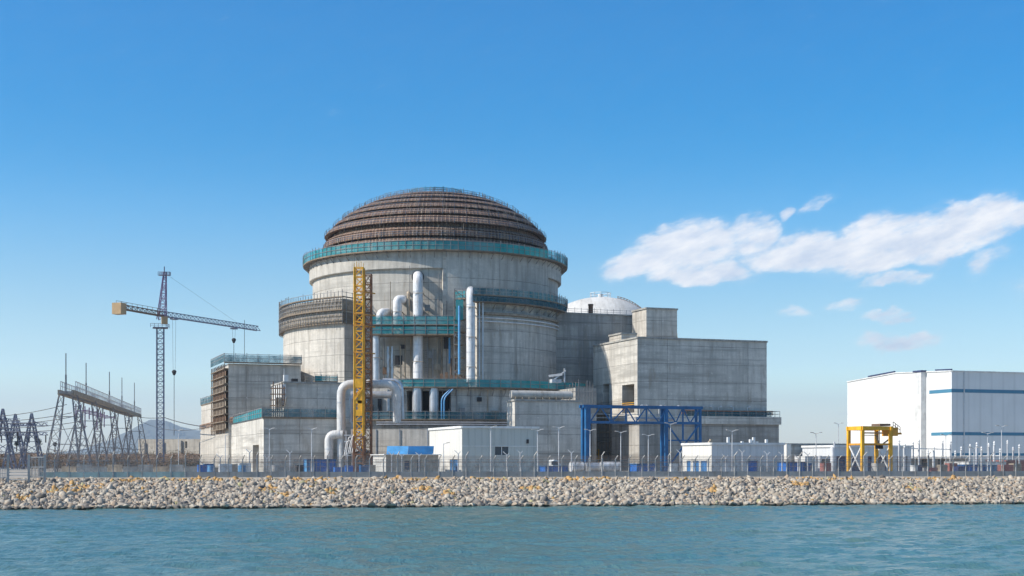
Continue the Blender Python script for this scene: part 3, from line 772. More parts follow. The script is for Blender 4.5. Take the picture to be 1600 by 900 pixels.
# ring scaffold continues left along the buttress
A, B = P(711, 463, 271.0), P(746, 461, 268)
line_scaffold('scaffold_platform', 'small teal scaffold landing left of the tall pipe at the annex corner', A, B, Vector((0, 3, 0)), 36.0, 1.3, 1)

# stepped lower rings
a_l, a_r = -19, 50
def ringwall(name, label, r, z1, a0, a1, mat, holes=(), roof_r=None, par=None):
    t = thing(name, label, 'ring building', cyl(r, (a0 + a1) / 2, G)); 
    m = MB(); edges = sorted({a0, a1, *[h[0] for h in holes], *[h[1] for h in holes]})
    for i in range(len(edges) - 1):
        am = (edges[i] + edges[i + 1]) / 2; h = [h for h in holes if h[0] < am < h[1]]
        if h:
            _, _, zb, zt = h[0]
            m.lathe([(r, G), (r, zb), (r - 3.0, zb)], CX, CY, edges[i], edges[i + 1], 2)
            m.lathe([(r - 3.0, zt), (r, zt), (r, z1)], CX, CY, edges[i], edges[i + 1], 2)
            for a in (edges[i], edges[i + 1]): m.face([cyl(r - 3, a, zb), cyl(r, a, zb), cyl(r, a, zt), cyl(r - 3, a, zt)])
        else: m.lathe([(r, G), (r, z1)], CX, CY, edges[i], edges[i + 1], 2)
    m.lathe([(r, z1), (roof_r or 26, z1)], CX, CY, a0, a1, 2)
    for a, s in ((a0, 1), (a1, -1)):
        q = [cyl(roof_r or 26, a, G), cyl(r, a, G), cyl(r, a, z1), cyl(roof_r or 26, a, z1)]; m.face(q if s > 0 else list(reversed(q)))
    m.build('wall', mat, t)
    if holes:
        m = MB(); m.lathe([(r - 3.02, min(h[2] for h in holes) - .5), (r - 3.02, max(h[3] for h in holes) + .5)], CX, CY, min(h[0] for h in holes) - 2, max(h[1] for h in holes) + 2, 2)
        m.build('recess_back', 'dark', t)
    return t
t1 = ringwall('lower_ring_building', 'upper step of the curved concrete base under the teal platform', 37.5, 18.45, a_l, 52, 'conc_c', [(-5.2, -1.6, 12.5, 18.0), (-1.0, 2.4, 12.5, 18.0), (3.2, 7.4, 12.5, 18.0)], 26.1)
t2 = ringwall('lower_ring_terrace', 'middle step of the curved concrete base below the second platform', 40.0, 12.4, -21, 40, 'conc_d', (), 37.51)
t3 = ringwall('lower_ring_plinth', 'lowest step of the curved concrete base behind the blue canopy', 42.0, 10.8, -23, 40, 'conc_c', (), 40.01)
ring_scaffold('ring_scaffold', 'long teal netted platform across the reactor base, above the silver columns', CX, CY, 37.5, 38.9, 18.55, -9.5, 52, 1.35, 0)
ring_scaffold('ring_scaffold', 'thin dark netted walkway at mid height of the reactor base', CX, CY, 40.0, 41.2, 12.5, -21, 34, 1.25, 0, net='netdark')
m = MB()
for zz in (11.6, 12.0): m.tube([cyl(41.9, a, zz) for a in range(-12, 30, 3)], .09, 6)
o = m.build('pipe_run', 'gpipe'); recenter(o, cyl(41.9, 8, 11.6)); tag(o, 'pair of thin pipes running along the lowest ledge of the reactor base', 'pipes')
for (px, r_, lab) in ((652, .95, 'grey cladded duct column, left one in the dark recess of the base'), (678, .9, 'silver foil wrapped duct column right of the grey one in the recess')):
    Y = 262.2; X = (px - 800) / F * Y
    m = MB(); m.tube([(X, Y, 11.5), (X, Y, 18.4)], r_, 14); o = m.build('duct_column', 'gpipe', smooth=True); recenter(o, (X, Y, 11.5)); tag(o, lab, 'duct')
m = MB()
for px in (690, 694):
    Y = 261.6; X = (px - 800) / F * Y; m.tube(bend([(X, Y, 12.6), (X, Y, 16.6), (X + 1.6, Y, 18.2)], .8), .16, 6)
o = m.build('blue_pipe', 'lblue'); recenter(o, P(692, 655, 261.6)); tag(o, 'pair of bright blue pipes bending under the teal platform', 'pipes')

# middle scaffold across the bay
Y = 269.0
line_scaffold('scaffold_platform', 'two level teal netted scaffold crossing the pipes in the middle bay', P(578, 507, Y), P(717, 507, Y), Vector((0, 5.2, 0)), 30.9, 1.5, 2, 1.85)

# big pipes on the drum
def pipe(name, label, pts, r, mat='wpipe', br=1.5, bands=True, cat='pipe', group='pipes on the reactor wall'):
    path = bend(pts, br)
    t = thing(name, label, cat, pts[0], group)
    m = MB(); m.tube(path, r, 16); m.build('pipe_run', mat, t, smooth=True)
    if bands and mat != 'dpipe':
        a, b = Vector(pts[0]), Vector(pts[1]); n = max(1, int((b - a).length / 5))
        for k in range(n):
            q = a.lerp(b, (k + .5) / n); m = MB(); m.bar(q + Vector((-r - .1, -.05, 0)), q + Vector((-r - .1, 3.4, 0)), .07); m.bar(q + Vector((r + .1, -.05, 0)), q + Vector((r + .1, 3.4, 0)), .07); m.bar(q + Vector((-r - .15, -r - .04, 0)), q + Vector((r + .15, -r - .04, 0)), .05); m.build('bracket', 'tan', t)
    if bands:
        for i in range(len(path) - 1):
            a, b = path[i], path[i + 1]; d = (b - a); n = int(d.length / 2.6)
            if d.length < 1.2: continue
            for k in range(n + 1):
                q = a.lerp(b, (k + .5) / (n + 1)); dd = d.normalized(); m = MB(); m.tube([q - dd * .06, q + dd * .06], r + .03, 16); m.build('flange', mat if k % 2 else 'gpipe', t, smooth=True)
    return t
Y = 271.3
pt = pipe('vertical_pipe', 'tallest and thickest white pipe, rising to just under the ring beam', [P(653, 592, Y), P(653, 432, Y), P(653, 430, Y + 6)], .95, br=1.6)
m = MB(); c = P(653, 433, 274.2); m.lathe([(0, 0), (1.22, 0)], 0, 0, -180, 180, 20); m.v = [(x + c.x, c.y - .25, y + c.z) for x, y, z in m.v]; m.build('wall_sleeve', 'dark', pt)
pipe('vertical_pipe', 'medium white pipe with a hooked top in the middle bay', [P(621, 508, Y), P(621, 468, Y), P(629, 468, Y + .5), P(632, 468, Y + 6)], .85, br=1.2)
pipe('vertical_pipe', 'short white pipe with an elbow beside the brown hoist tower', [P(594, 508, Y), P(594, 488, Y), P(606, 488, Y + 2), P(607, 488, Y + 7)], .82, br=1.3)
pipe('vertical_pipe', 'grey stained pipe below the scaffold, next to the brown hoist tower', [P(588, 594, 270.5), P(588, 524, 270.5)], .68, 'gpipe')
pipe('vertical_pipe', 'thin brown pipe stub left of the tallest white pipe', [P(638, 507, 272), P(638, 458, 272), P(638, 457, 276)], .3, 'tan', .4, False)
pipe('vertical_pipe', 'tall silver white pipe at the left corner of the right annex', [P(735.5, 597, 266), P(735.5, 457, 266), P(735.5, 454, 272)], .82, br=1.2)
for px, lab in ((749, 'thin pale pipe nearest the tall silver pipe'), (754.5, 'thin pale pipe on the edge of the right annex')):
    pipe('thin_pipe', lab, [P(px, 600, 266.4), P(px, 464, 266.4)], .15, 'gpipe', bands=False)
for px, lab in ((606, 'dented flexible duct just right of the grey stained pipe'), (613, 'dented flexible duct hanging in the middle bay, right one')):
    pts = [P(px + rng.uniform(-.6, .6), 592 - k * 4.6, 271.6) for k in range(12)]
    m = MB(); 
    for a, b in zip(pts, pts[1:]): m.tube([a, a.lerp(b, .5), b], .2 + .12 * rng.random(), 8)
    o = m.build('flexible_duct', 'gpipe'); recenter(o, pts[0]); tag(o, lab, 'duct')
m = MB(); Y = 273.2
for px in (633, 642, 690): m.bar(P(px, 594, Y), P(px, 526, Y), .12)
o = m.build('wall_conduit', 'tan'); recenter(o, P(660, 594, Y)); tag(o, 'thin tan conduits running up the drum wall below the middle scaffold', 'conduits')
# conduits, ladders and boxes fixed to the drum wall and the lower ring
for px, y0, y1, Y, w, mt in ((600, 594, 528, 272.6, .1, 'steel'), (626, 592, 540, 272.6, .16, 'tan'), (668, 592, 526, 272.4, .09, 'gpipe'), (676, 590, 545, 272.4, .14, 'steel'), (683, 592, 530, 272.4, .08, 'tan'), (698, 592, 470, 272.6, .08, 'steel'),
                            (686, 500, 428, 272.6, .07, 'steel'), (610, 500, 440, 272.6, .07, 'tan'), (640, 500, 415, 272.6, .05, 'steel')):
    m = MB(); m.bar(P(px, y0, Y), P(px, y1, Y), w); m.build('conduit', mt, rb)
for px, py, w, h, mt in ((623, 570, 1.4, 1.8, 'dark'), (671, 560, 1.1, 1.4, 'steel'), (682, 578, 1.6, 1.1, 'ply'), (603, 585, 1.2, 1.4, 'brown'), (629, 545, .8, .8, 'dark'), (668, 486, 1.0, 1.2, 'steel'), (697, 545, .9, 3.0, 'dark')):
    m = MB(); m.box(P(px, py, 272.7), w, .5, h); m.build('wall_box', mt, rb)
m = MB(); p0, p1 = P(666, 592, 272.2), P(666, 525, 272.2)
for s_ in (-.3, .3): m.bar(p0 + Vector((s_, 0, 0)), p1 + Vector((s_, 0, 0)), .05)
for k in range(24): q = p0.lerp(p1, k / 23); m.bar(q - Vector((.3, 0, 0)), q + Vector((.3, 0, 0)), .04)
m.build('ladder', 'steel', rb)
for a, z0, z1, w, mt in ((-17, 12.6, 18, .14, 'gpipe'), (-15.5, 12.6, 18, .08, 'steel'), (-13, 12.6, 16.5, .3, 'dark'), (-10.5, 12.6, 18.2, .22, 'gpipe'), (-8.3, 12.6, 18.2, .1, 'steel'), (-6.4, 12.6, 17.5, .16, 'tan'), (9, 12.6, 18.2, .09, 'steel'), (13, 12.6, 18.2, .07, 'steel'), (18, 14, 18.2, .1, 'tan'), (22, 12.6, 18.2, .06, 'steel')):
    m = MB(); m.bar(cyl(37.8, a, z0), cyl(37.8, a, z1), w); m.build('conduit', mt, t1)
for a, z, w, h, mt in ((-16, 14, 1.3, 1.5, 'ply'), (-9.5, 13, 1.6, 1.2, 'dark'), (10.5, 13.2, 1.0, 1.6, 'steel'), (15.5, 16, .8, .8, 'dark'), (20, 13, 1.4, 1.3, 'tan')):
    m = MB(); m.box(cyl(37.9, a, z), w, .6, h, R(a)); m.build('wall_box', mt, t1)
for a in (-12, -6, 1, 6, 12):
    m = MB(); m.bar(cyl(42.12, a, G), cyl(42.12, a, 10.7), .07); m.build('downpipe', 'gpipe', t3)
# blue access tower right of the buttress edge
t = thing('access_tower', 'narrow scaffold tower with blue netting left of the tall silver pipe', 'scaffold', P(719, 594, 269))
m = MB(); p0 = P(719, 596, 269.5); p1 = P(719, 452, 269.5); lattice(m, p0, p1, 2.2, 2.2, 10, .06, .045, (1, 0, 0)); m.build('scaffold_tubes', 'steel', t)
for (ya, yb, xa, xb, nm) in ((468, 500, 712, 724, 'net'), (500, 560, 715, 719, 'netpale')):
    m = MB(); m.face([P(xa, yb, 268.2), P(xb, yb, 268.2), P(xb, ya, 268.2), P(xa, ya, 268.2)]); m.build('netting', nm, t)
m = MB(); m.tube([P(717.5, 585, 268.0), P(717.5, 478, 268.0)], .22, 8); m.build('blue_hose', 'lblue', t)
m = MB(); m.tube([P(702.5, 568, 272.0), P(702.5, 528, 272.0)], .2, 8); m.build('blue_hose', 'lblue', t)
for k in range(6):
    m = MB(); c = P(719, 480 + 20 * k, 269.5); m.box(c, 2.4, 2.4, .12); m.build('deck', 'plank', t)
m = MB()
for px in (705, 711): m.bar(P(px, 594, 271.2), P(px, 560 + (px % 3) * 8, 271.2), .12)
for k in range(7): p = P(690 + k * 7.5, 592, 270); m.box(p, .6, .5, rng.uniform(.3, 1.3))
o = m.build('stacked_timber', 'brown'); recenter(o, P(715, 594, 270)); tag(o, 'brown timber and props standing on the platform roof beside the blue tower', 'timber')

# ------------------------------------------------------------------ the white horizontal and bent pipes, yellow mast
Yp = 240.5
pipe('bent_pipe', 'thick white pipe rising from the ground, crossing behind the yellow mast and turning down', [P(533, 735, Yp), P(533, 600, Yp), P(620, 600, Yp + 1), P(620, 660, Yp + 2)], .74, 'dpipe', br=1.9, group='bent pipes beside the yellow mast')
pipe('bent_pipe', 'short thick white elbow pipe at the foot of the tall white pipe', [P(536, 679, Yp - .4), P(514, 679, Yp - .4), P(514, 737, Yp - .4)], .76, 'dpipe', br=1.9, group='bent pipes beside the yellow mast')
pipe('bent_pipe', 'thin white pipe curving down outside the thick one', [P(598, 594, Yp + 3), P(627, 595, Yp + 3), P(629, 655, Yp + 3)], .36, 'gpipe', br=2.2, group='bent pipes beside the yellow mast')
pipe('bent_pipe', 'straight silver pipe running level behind the yellow mast', [P(548, 617, Yp + 3), P(612, 617, Yp + 3.2)], .62, 'gpipe', group='bent pipes beside the yellow mast')
pipe('bent_pipe', 'thin dented silver pipe just right of the tall white pipe', [P(549, 660, Yp + 1), P(549, 622, Yp + 1), P(556, 616, Yp + 1)], .38, 'gpipe', 1, False, group='bent pipes beside the yellow mast')
# low pipe rack
t = thing('pipe_rack', 'low steel rack of small pipes at the foot of the yellow mast', 'pipe rack', P(548, 735, 239))
m = MB()
for (px, Y) in ((541, 239), (550, 239), (556, 239), (541, 241), (552, 241), (562, 241)): m.bar((*P(px, 700, Y).xy, G), P(px, 672 + (px % 5), Y), .1)
for py in (680, 690, 700, 712):
    for Y in (239, 241): m.bar(P(538, py, Y), P(566, py, Y), .09)
m.build('rack_frame', 'gpipe', t)
m = MB()
for k in range(9):
    px = 538 + k * 3; m.tube(bend([P(px, 712 - k, 238.6), P(px + 4, 690 - (k * 7) % 14, 238.6), P(px + 9, 688 - (k * 5) % 16, 238.6)], .5), .09, 6)
m.build('small_pipe', 'wpipe', t)
t = thing('yellow_mast', 'tall yellow lattice hoist mast in front of the reactor building', 'mast crane', (*P(562, 735, 248).xy, G))
x0 = P(561.3, 735, 238.0).xy
m = MB(); lattice(m, (*x0, 7.0), (*x0, 37.5), 1.5, 1.5, 20, .13, .075, (1, 0, 0)); m.build('mast', 'yellow', t)
m = MB(); lattice(m, (*x0, G), (*x0, 9.0), 1.7, 1.7, 4, .12, .09, (1, 0, 0)); m.build('base_section', 'rust', t)
for (ya, yb) in ((592, 606), (606, 650)):
    za, zb = zy(yb, 238), zy(ya, 238); w = 1.66
    m = MB()
    X, Yc = x0[0], x0[1]
    if ya == 592: m.box((X, Yc, za), w + .05, w + .05, zb - za)
    else:
        for s in (-1, 1):
            m.bar((X + s * .7, Yc - .85, za), (X + s * .7, Yc - .85, zb), .16, .1)
        m.box((X, Yc - .84, za), w, .12, 1.0); m.box((X, Yc - .84, za + 2.1), w, .12, .5); m.box((X + .25, Yc - .84, za + 1), .8, .12, 3.2)
        m.bar((X - .7, Yc - .9, za + 2.7), (X + .7, Yc - .9, zb), .13)
    m.build('climbing_frame', 'yellow', t)
for py in (456, 491, 509, 551):
    z = zy(py, 238); m = MB(); m.bar((x0[0] - .9, x0[1] - .9, z), (x0[0] + .9, x0[1] - .9, z), .14, .1); m.bar((x0[0] + .7, x0[1], z), (x0[0] + 2.4, x0[1] + 2.5, z), .1); m.build('tie_collar', 'orange', t)
m = MB(); 
for k in range(5): m.bar((x0[0] - .75 + .38 * k, x0[1] - .7, 37.5), (x0[0] - .75 + .38 * k, x0[1] - .7, 38.2 + .3 * (k % 2)), .04)
m.build('top_railing', 'yellow', t)
t = thing('hoist_tower', 'rusty brown scaffold tower directly right of the yellow mast', 'scaffold tower', (*P(575, 735, 250).xy, G))
xb = P(575.5, 735, 239.5).xy
m = MB(); lattice(m, (*xb, G), (*xb, 36.6), 1.15, 1.15, 24, .07, .045, (1, 0, 0)); m.build('tower_frame', 'rust', t)
m = MB(); lattice(m, (xb[0] - .4, xb[1] + 1.3, G), (xb[0] - .4, xb[1] + 1.3, 36.5), 1.3, 1.3, 16, .05, .035, (1, 0, 0)); m.build('tower_frame', 'brown', t)
for k in range(13):
    m = MB(); m.box((xb[0], xb[1], 6 + 2.4 * k), 1.1, 1.1, .1); m.build('landing', 'orange' if k % 3 == 0 else 'brown', t)

# ------------------------------------------------------------------ box buildings
def building(name, label, cat, C, a, b, z1, mat, fh=(), lh=(), zl=None, coping=None, deep=1.2, back='dark', u=U, v=V, side_mat=None):
    """box building: front wall (along u) with openings fh, left wall (along v) with openings lh; openings (s0, s1, z0, z1)"""
    t = thing(name, label, cat, (C[0], C[1], G)); n_f = -v; n_l = -u; zl = z1 if zl is None else zl
    m = MB(); wall(m, C, u, a, G, z1, fh, deep, n_f)
    B = C + v * b; 
    if lh or zl == z1:
        lw = MB() if side_mat else m
        wall(lw, B, -v, b, G, z1, [(b - h[1], b - h[0], h[2], h[3]) for h in lh], deep, n_l, u0=40)
        if side_mat: lw.build('side_wall', side_mat, t)
    else: m.face([(*B.xy, G), (*C.xy, G), (*C.xy, z1), (*B.xy, zl)], [(0, G), (b, G), (b, z1), (0, zl)])
    D, E = C + u * a, C + u * a + v * b
    m.face([(*D.xy, G), (*E.xy, G), (*E.xy, zl), (*D.xy, z1)]); m.face([(*E.xy, G), (*B.xy, G), (*B.xy, zl), (*E.xy, zl)])
    m.face([(*C.xy, z1), (*D.xy, z1), (*E.xy, zl), (*B.xy, zl)])
    m.build('wall', mat, t)
    for h in fh:
        q = MB(); p = C - n_f * (deep + .01); q.face([p + u * h[0] + Vector((0, 0, h[2])), p + u * h[1] + Vector((0, 0, h[2])), p + u * h[1] + Vector((0, 0, h[3])), p + u * h[0] + Vector((0, 0, h[3]))])
        q.build('opening_back', back, t)
    for h in lh:
        q = MB(); p = C - n_l * (deep + .01); q.face([p + v * h[1] + Vector((0, 0, h[2])), p + v * h[0] + Vector((0, 0, h[2])), p + v * h[0] + Vector((0, 0, h[3])), p + v * h[1] + Vector((0, 0, h[3]))])
        q.build('opening_back', back, t)
    if coping:
        q = MB(); g_ = .06
        for (p, d, L, zA, zB) in ((C, u, a, z1, z1), (C, v, b, z1, zl), (C + u * a, v, b, z1, zl)):
            s_ = p - d * g_; e_ = p + d * (L + g_)
            q.bar(Vector((s_.x, s_.y, zA + .08)), Vector((e_.x, e_.y, zB + .08)), .2, .16, True)
        q.build('coping', coping, t)
    return t
def fr(C, d, px0, px1, za, zb):
    """opening between two sight lines on the wall through C along d"""
    s = sorted((along(C, d, px0), along(C, d, px1))); return (s[0], s[1], za, zb)

# right hand auxiliary building
C, a, b = foot(996, 262, 1198, 927)
zt = zy(528, 262)
w1 = fr(C, V, 972, 991, zy(645, 265), zy(600.5, 265)); w2 = fr(C, V, 942, 952, zy(640, 276), zy(600, 276)); w3 = fr(C, V, 929.5, 956, 4.2, zy(645, 276))
aux = building('auxiliary_building', 'large windowless concrete box building right of the reactor, its left wall sunlit', 'plant building', C, a, b, zt, 'conc_b', (), [w1, w2, w3], None, 'coping', 4.0)
m = MB()
for k in range(4): h = Vector((0, 0, 0)); z = zy(640 - 3 * k, 265) + .2; m.bar(C + V * w1[0] - U * .02 + Vector((0, 0, z)), C + V * w1[1] - U * .02 + Vector((0, 0, z)), .05)
m.build('window_railing', 'yellow', aux)
m = MB()
for s in np.linspace(w3[0] + .3, w3[1] - .3, 6):
    p = C + V * float(s) + U * .3; m.bar(p + Vector((0, 0, G)), p + Vector((0, 0, zy(648, 276))), .06)
for z in np.arange(4.8, 12.5, 1.9): m.bar(C + V * w3[0] + U * .25 + Vector((0, 0, float(z))), C + V * w3[1] + U * .25 + Vector((0, 0, float(z))), .10)
o = m.build('scaffold', 'tan'); recenter(o, C + V * w3[0] + Vector((0, 0, G))); tag(o, 'tan scaffold tubes filling the dark bay behind the blue gantry', 'scaffold')
t = thing('mobile_stair', 'small yellow steel stair inside the dark bay behind the blue gantry', 'stair', (C + V * (w3[0] + 2)) + Vector((0, 0, G)))
m = MB(); q = C + V * (w3[0] + 5) - U * .6 + Vector((0, 0, G)); 
for s in (0, 2.6): m.bar(q + V * s, q + V * s + Vector((0, 0, 4.2)), .09)
for k in range(5): m.bar(q + Vector((0, 0, .8 + .8 * k)), q + V * 2.6 + Vector((0, 0, .8 + .8 * k)), .07)
m.bar(q, q + V * 2.6 + Vector((0, 0, 3.2)), .07); m.build('frame', 'yellow', t)
# lower block in front of it
C2, a2, b2 = foot(999, 260.6, 1217, None, 9); z2 = zy(652, 268)
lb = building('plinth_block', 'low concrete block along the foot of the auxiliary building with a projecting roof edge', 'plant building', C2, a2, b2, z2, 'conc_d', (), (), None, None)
m = MB(); m.prism([p.xy for p in pts4(C2, a2, b2, grow=.35)], z2 - 1.35, z2 + .12, True, True); m.build('roof_edge', 'conc_b', lb)
m = MB(); q = Vector((0, 0, z2 + .12)); handrail(m, [C2 + q + U * 9, C2 + U * (a2 + .2) + q, C2 + U * (a2 + .2) + V * b2 + q], 1.1, 1.8, .035); m.build('railing', 'steel', lb)
C2r = C2 + V * .5
m = MB()
for k, zz in enumerate((.7, 1.15)): m.tube([C2r + U * 9 + Vector((0, 0, z2 + zz)), C2r + U * (a2 - 1) + Vector((0, 0, z2 + zz))], .16, 8)
o = m.build('roof_pipes', 'rust'); recenter(o, C2r + U * 9 + Vector((0, 0, z2))); tag(o, 'rust red pipe run on the ledge of the low block', 'pipes')
m = MB(); m.face([C2 + V * .3 + U * 10 + q, C2 + V * .3 + U * (a2 - 1.5) + q, C2 + V * .3 + U * (a2 - 1.5) + q + Vector((0, 0, .9)), C2 + V * .3 + U * 10 + q + Vector((0, 0, .9))])
m.build('netting', 'netdark', lb)
for k, px in enumerate((1003, 1018, 1033, 1046, 1060, 1083, 1100, 1118, 1127, 1150, 1172)):
    m = MB(); p = C2 + U * along(C2, U, px) + V * 1.0 + q; m.tube(bend([p, p + Vector((0, 0, 1.8)), p + Vector((.45 * (-1) ** k, 0, 1.9))], .3), .09, 6); m.box(p + Vector((.45 * (-1) ** k, 0, 1.75)), .35, .35, .3)
    o = m.build('floodlight', 'lamp'); recenter(o, p)
    tag(o, 'small floodlight on a short post on the ledge of the low block', 'floodlight', 'floodlights on the ledge of the low block')

# upper block, kiosk and equipment on its roof
C3, a3, b3 = foot(1010, 282, 1058, 988)
ub = building('stair_block', 'small square concrete stair block on the roof beside the white dome', 'roof block', C3, a3, b3, zy(482, 282), 'conc_c', (), (), None, 'coping')
m = MB(); p = C3 + U * (a3 + .1) + V * 1; m.bar(p + Vector((0, 0, zt)), p + Vector((0, 0, zt + 3.0)), .3, .3, True); m.bar(p + U * .5 + Vector((0, 0, zt)), p + U * .3 + Vector((0, 0, zt + 2.4)), .12)
o = m.build('yellow_ladder', 'yellow'); recenter(o, p + Vector((0, 0, zt))); tag(o, 'short yellow ladder frame against the right side of the stair block', 'ladder')
C4, a4, b4 = foot(971, 271.5, 994, 952)
building('roof_kiosk', 'low flat concrete kiosk on the roof corner of the auxiliary building', 'roof block', C4, a4, b4, zy(521.5, 271.5), 'conc_e', (), (), None, 'coping')
t = thing('roof_unit', 'small white ventilation unit on the roof in front of the stair block', 'air unit', P(1028, 530, 275)); p = P(1027, 530, 275); p.z = zt
m = MB(); m.box(p, 1.6, 1.4, 1.2, T); m.build('casing', 'trim', t); m = MB(); m.box(p + U * 1.7, 1.5, 1.2, 1.0, T); m.build('duct', 'gpipe', t)

# connecting building between the reactor and the right hand building, chimney, white dome behind
C5, a5, b5 = foot(850, 283.5, 990, None, 14)
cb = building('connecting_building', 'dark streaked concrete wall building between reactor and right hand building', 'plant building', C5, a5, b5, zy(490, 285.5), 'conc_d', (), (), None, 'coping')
p = P(923, 491, 288); p.z = zy(490, 285.5); t = thing('chimney', 'short rust red chimney in front of the white dome', 'chimney', p)
m = MB(); m.tube([p, p + Vector((0, 0, 1.9))], .48, 12); m.build('stack', 'rust', t); m = MB(); m.tube([p + Vector((0, 0, 1.9)), p + Vector((0, 0, 2.2))], .55, 12); m.build('cap', 'brown', t)
m = MB(); q = Vector((0, 0, zy(490, 285.5) + .15)); handrail(m, [C5 + U * 4 + V * .4 + q, C5 + U * a5 + V * .4 + q], .9, 1.5, .03, True, .4); m.build('railing', 'lattice', cb)
DX, DY = (938 - 800) / F * 470, 470
dz = zy(465, 470); t = thing('domed_reactor', 'finished white reactor dome behind the concrete buildings', 'reactor dome', (DX, DY, G))
prof = [(22, G), (22, dz - 13)] + [(21.6 * math.sin(R(k)), dz - 20.5 + 20.5 * math.cos(R(k)) + 0) for k in range(68, -1, -4)]
m = MB(); m.lathe([(22, G), (22, dz - 12.8)], DX, DY, -180, 180, 4); m.build('drum_wall', 'domew', t)
m = MB(); m.lathe([(23, dz - 12.8)] + [(22.6 * math.sin(R(k)) ** .92, dz - 20.5 + 20.5 * math.cos(R(k))) for k in range(66, -1, -3)], DX, DY, -180, 180, 4); m.build('dome', 'domew', t, smooth=True)
m = MB(); m.tube([(DX, DY, dz - .1), (DX, DY, dz + 1.2)], .8, 10); m.build('vent_cap', 'trim', t); m = MB(); handrail(m, [(DX + 3.4 * math.sin(R(k)), DY - 3.4 * math.cos(R(k)), dz - .3) for k in range(0, 361, 40)], 1.8, 2.5, .07); m.build('top_railing', 'trim', t)
m = MB()
for k in range(15, 66, 3):
    p = lambda kk, hh=0: Vector((DX + 21.6 * math.sin(R(kk)) ** .92 * math.cos(R(25)), DY - 21.6 * math.sin(R(kk)) ** .92 * math.sin(R(25)), dz - 20.5 + 20.5 * math.cos(R(kk)) + hh))
    m.bar(p(k, .7), p(k + 3, .7), .1); m.bar(p(k), p(k, .9), .08); m.bar(p(k, .1) + Vector((0, -1.2, -.1)), p(k + 3, .1) + Vector((0, -1.2, -.1)), .12)
m.build('ladder', 'brown', t)

# central concrete block with the silver tank
C6, a6, b6 = foot(804.5, 243, 910, 792)
zc = zy(626, 243)
cbk = building('pump_house', 'grey concrete block with a silver tank on top, right of the reactor base', 'plant building', C6, a6, b6, zc, 'conc_b', (), (), None, 'coping')
t = thing('roof_tank', 'long horizontal silver white pipe section lying on the roof of the grey concrete block', 'tank', C6 + Vector((0, 0, zc)))
s0, s1 = -.2, along(C6, U, 898); zz = zc + 1.15; pA = C6 + U * s0 + V * 1.6 + Vector((0, 0, zz)); pB = C6 + U * s1 + V * 1.6 + Vector((0, 0, zz))
m = MB(); d = (pB - pA).normalized(); m.tube([pA, pA + d * .25, pB - d * .25, pB], .72, 16); m.build('tank_shell', 'tankg', t, smooth=True)
m = MB()
for k in range(9): p = pA.lerp(pB, (k + .5) / 9) - Vector((0, 0, 1.0)); m.bar(p - V * .8 - Vector((0, 0, .1)), p - V * .8 + Vector((0, 0, .6)), .07); m.bar(p - V * .7, p + V * .7, .08)
m.build('cradle', 'tan', t)
m = MB(); p = P(868, 608, 250); p.z = 18.75
m.box(p, 1.8, 1.2, .6, T); m.bar(p + Vector((-1, 0, 0)), p + Vector((1.8, 0, 2.2)), .12); m.bar(p + Vector((-1.2, 0, 1.2)), p + Vector((1.2, 0, 1.5)), .25, .2, True); m.bar(p + Vector((1.6, 0, 0)), p + Vector((1.6, 0, 2.6)), .1)
o = m.build('winch', 'lamp'); recenter(o, p); tag(o, 'small pale steel winch on the platform above the silver roof tank', 'winch')
t = thing('roof_scaffold', 'tangle of brown scaffold tubes on the roof right of the silver tank', 'scaffold', P(905, 608, 256))
m = MB()
for k in range(10): p = P(886 + 4.5 * k, 612, 256); p.z = zc; m.bar(p, p + Vector((0, 0, rng.uniform(2.2, 4.6))), .05)
for z in (1.2, 2.2, 3): m.bar((*P(884, 0, 256).xy, zc + z), (*P(928, 0, 256).xy, zc + z), .05)
m.build('scaffold_tubes', 'steel', t)
# low dark building behind the blue gantry, between pump house and auxiliary building
C7, a7, b7 = foot(899, 262, 932, None, 10)
building('infill_building', 'narrow shaded concrete wall between the tank block and the dark bay', 'plant building', C7, a7, b7, zy(606, 262), 'conc_d', [(1.6, 3.4, 5, 12)], ())

# left group
C8, a8, b8 = foot(443.5, 257, 566, None, 12); z8 = zy(598, 257)
building('low_concrete_block', 'shaded concrete block under the curved annex, left of the white pipe', 'plant building', C8, a8, b8, z8, 'conc_b', (), (), None, 'coping')
m = MB(); q = Vector((0, 0, z8 + .2)); handrail(m, [C8 + U * 4 + V * .3 + q, C8 + U * a8 + V * .3 + q], 1.0, 1.6, .04, True, .5)
o = m.build('roof_railing', 'tan'); recenter(o, C8 + q); tag(o, 'tan railing along the roof of the shaded block under the annex', 'railing')
line_scaffold('scaffold_platform', 'short strip of teal netting on the block roof left of the white pipe bend', C8 + U * along(C8, U, 492), C8 + U * along(C8, U, 527), V * 1.5, z8 + .35, .9, 1)
t = thing('roof_unit', 'dark square ventilation unit on the roof under the curved annex', 'air unit', P(460, 597, 260)); p = P(460, 597, 260); p.z = z8
m = MB(); m.box(p, 1.1, 1.1, .9, T); m.build('casing', 'dark', t); m = MB(); m.box(p - Vector((1.6, 0, 0)), .8, .9, 1.6, T); m.bar(p - Vector((1.9, 0, 0)), p + Vector((-1.9, 0, 2.8)), .05); m.build('duct', 'trim', t)
t = thing('formwork_stack', 'pale boxed formwork with brown props at the left end of the shaded block', 'formwork', P(437, 655, 256))
Cf, af, bf = foot(443, 256.6, 446, 430)
m = MB(); m.prism([x.xy for x in pts4(Cf - U * .35, .8, bf)], zy(634, 256), zy(600, 256), True, True); m.build('formwork_panel', 'trim', t)
m = MB()
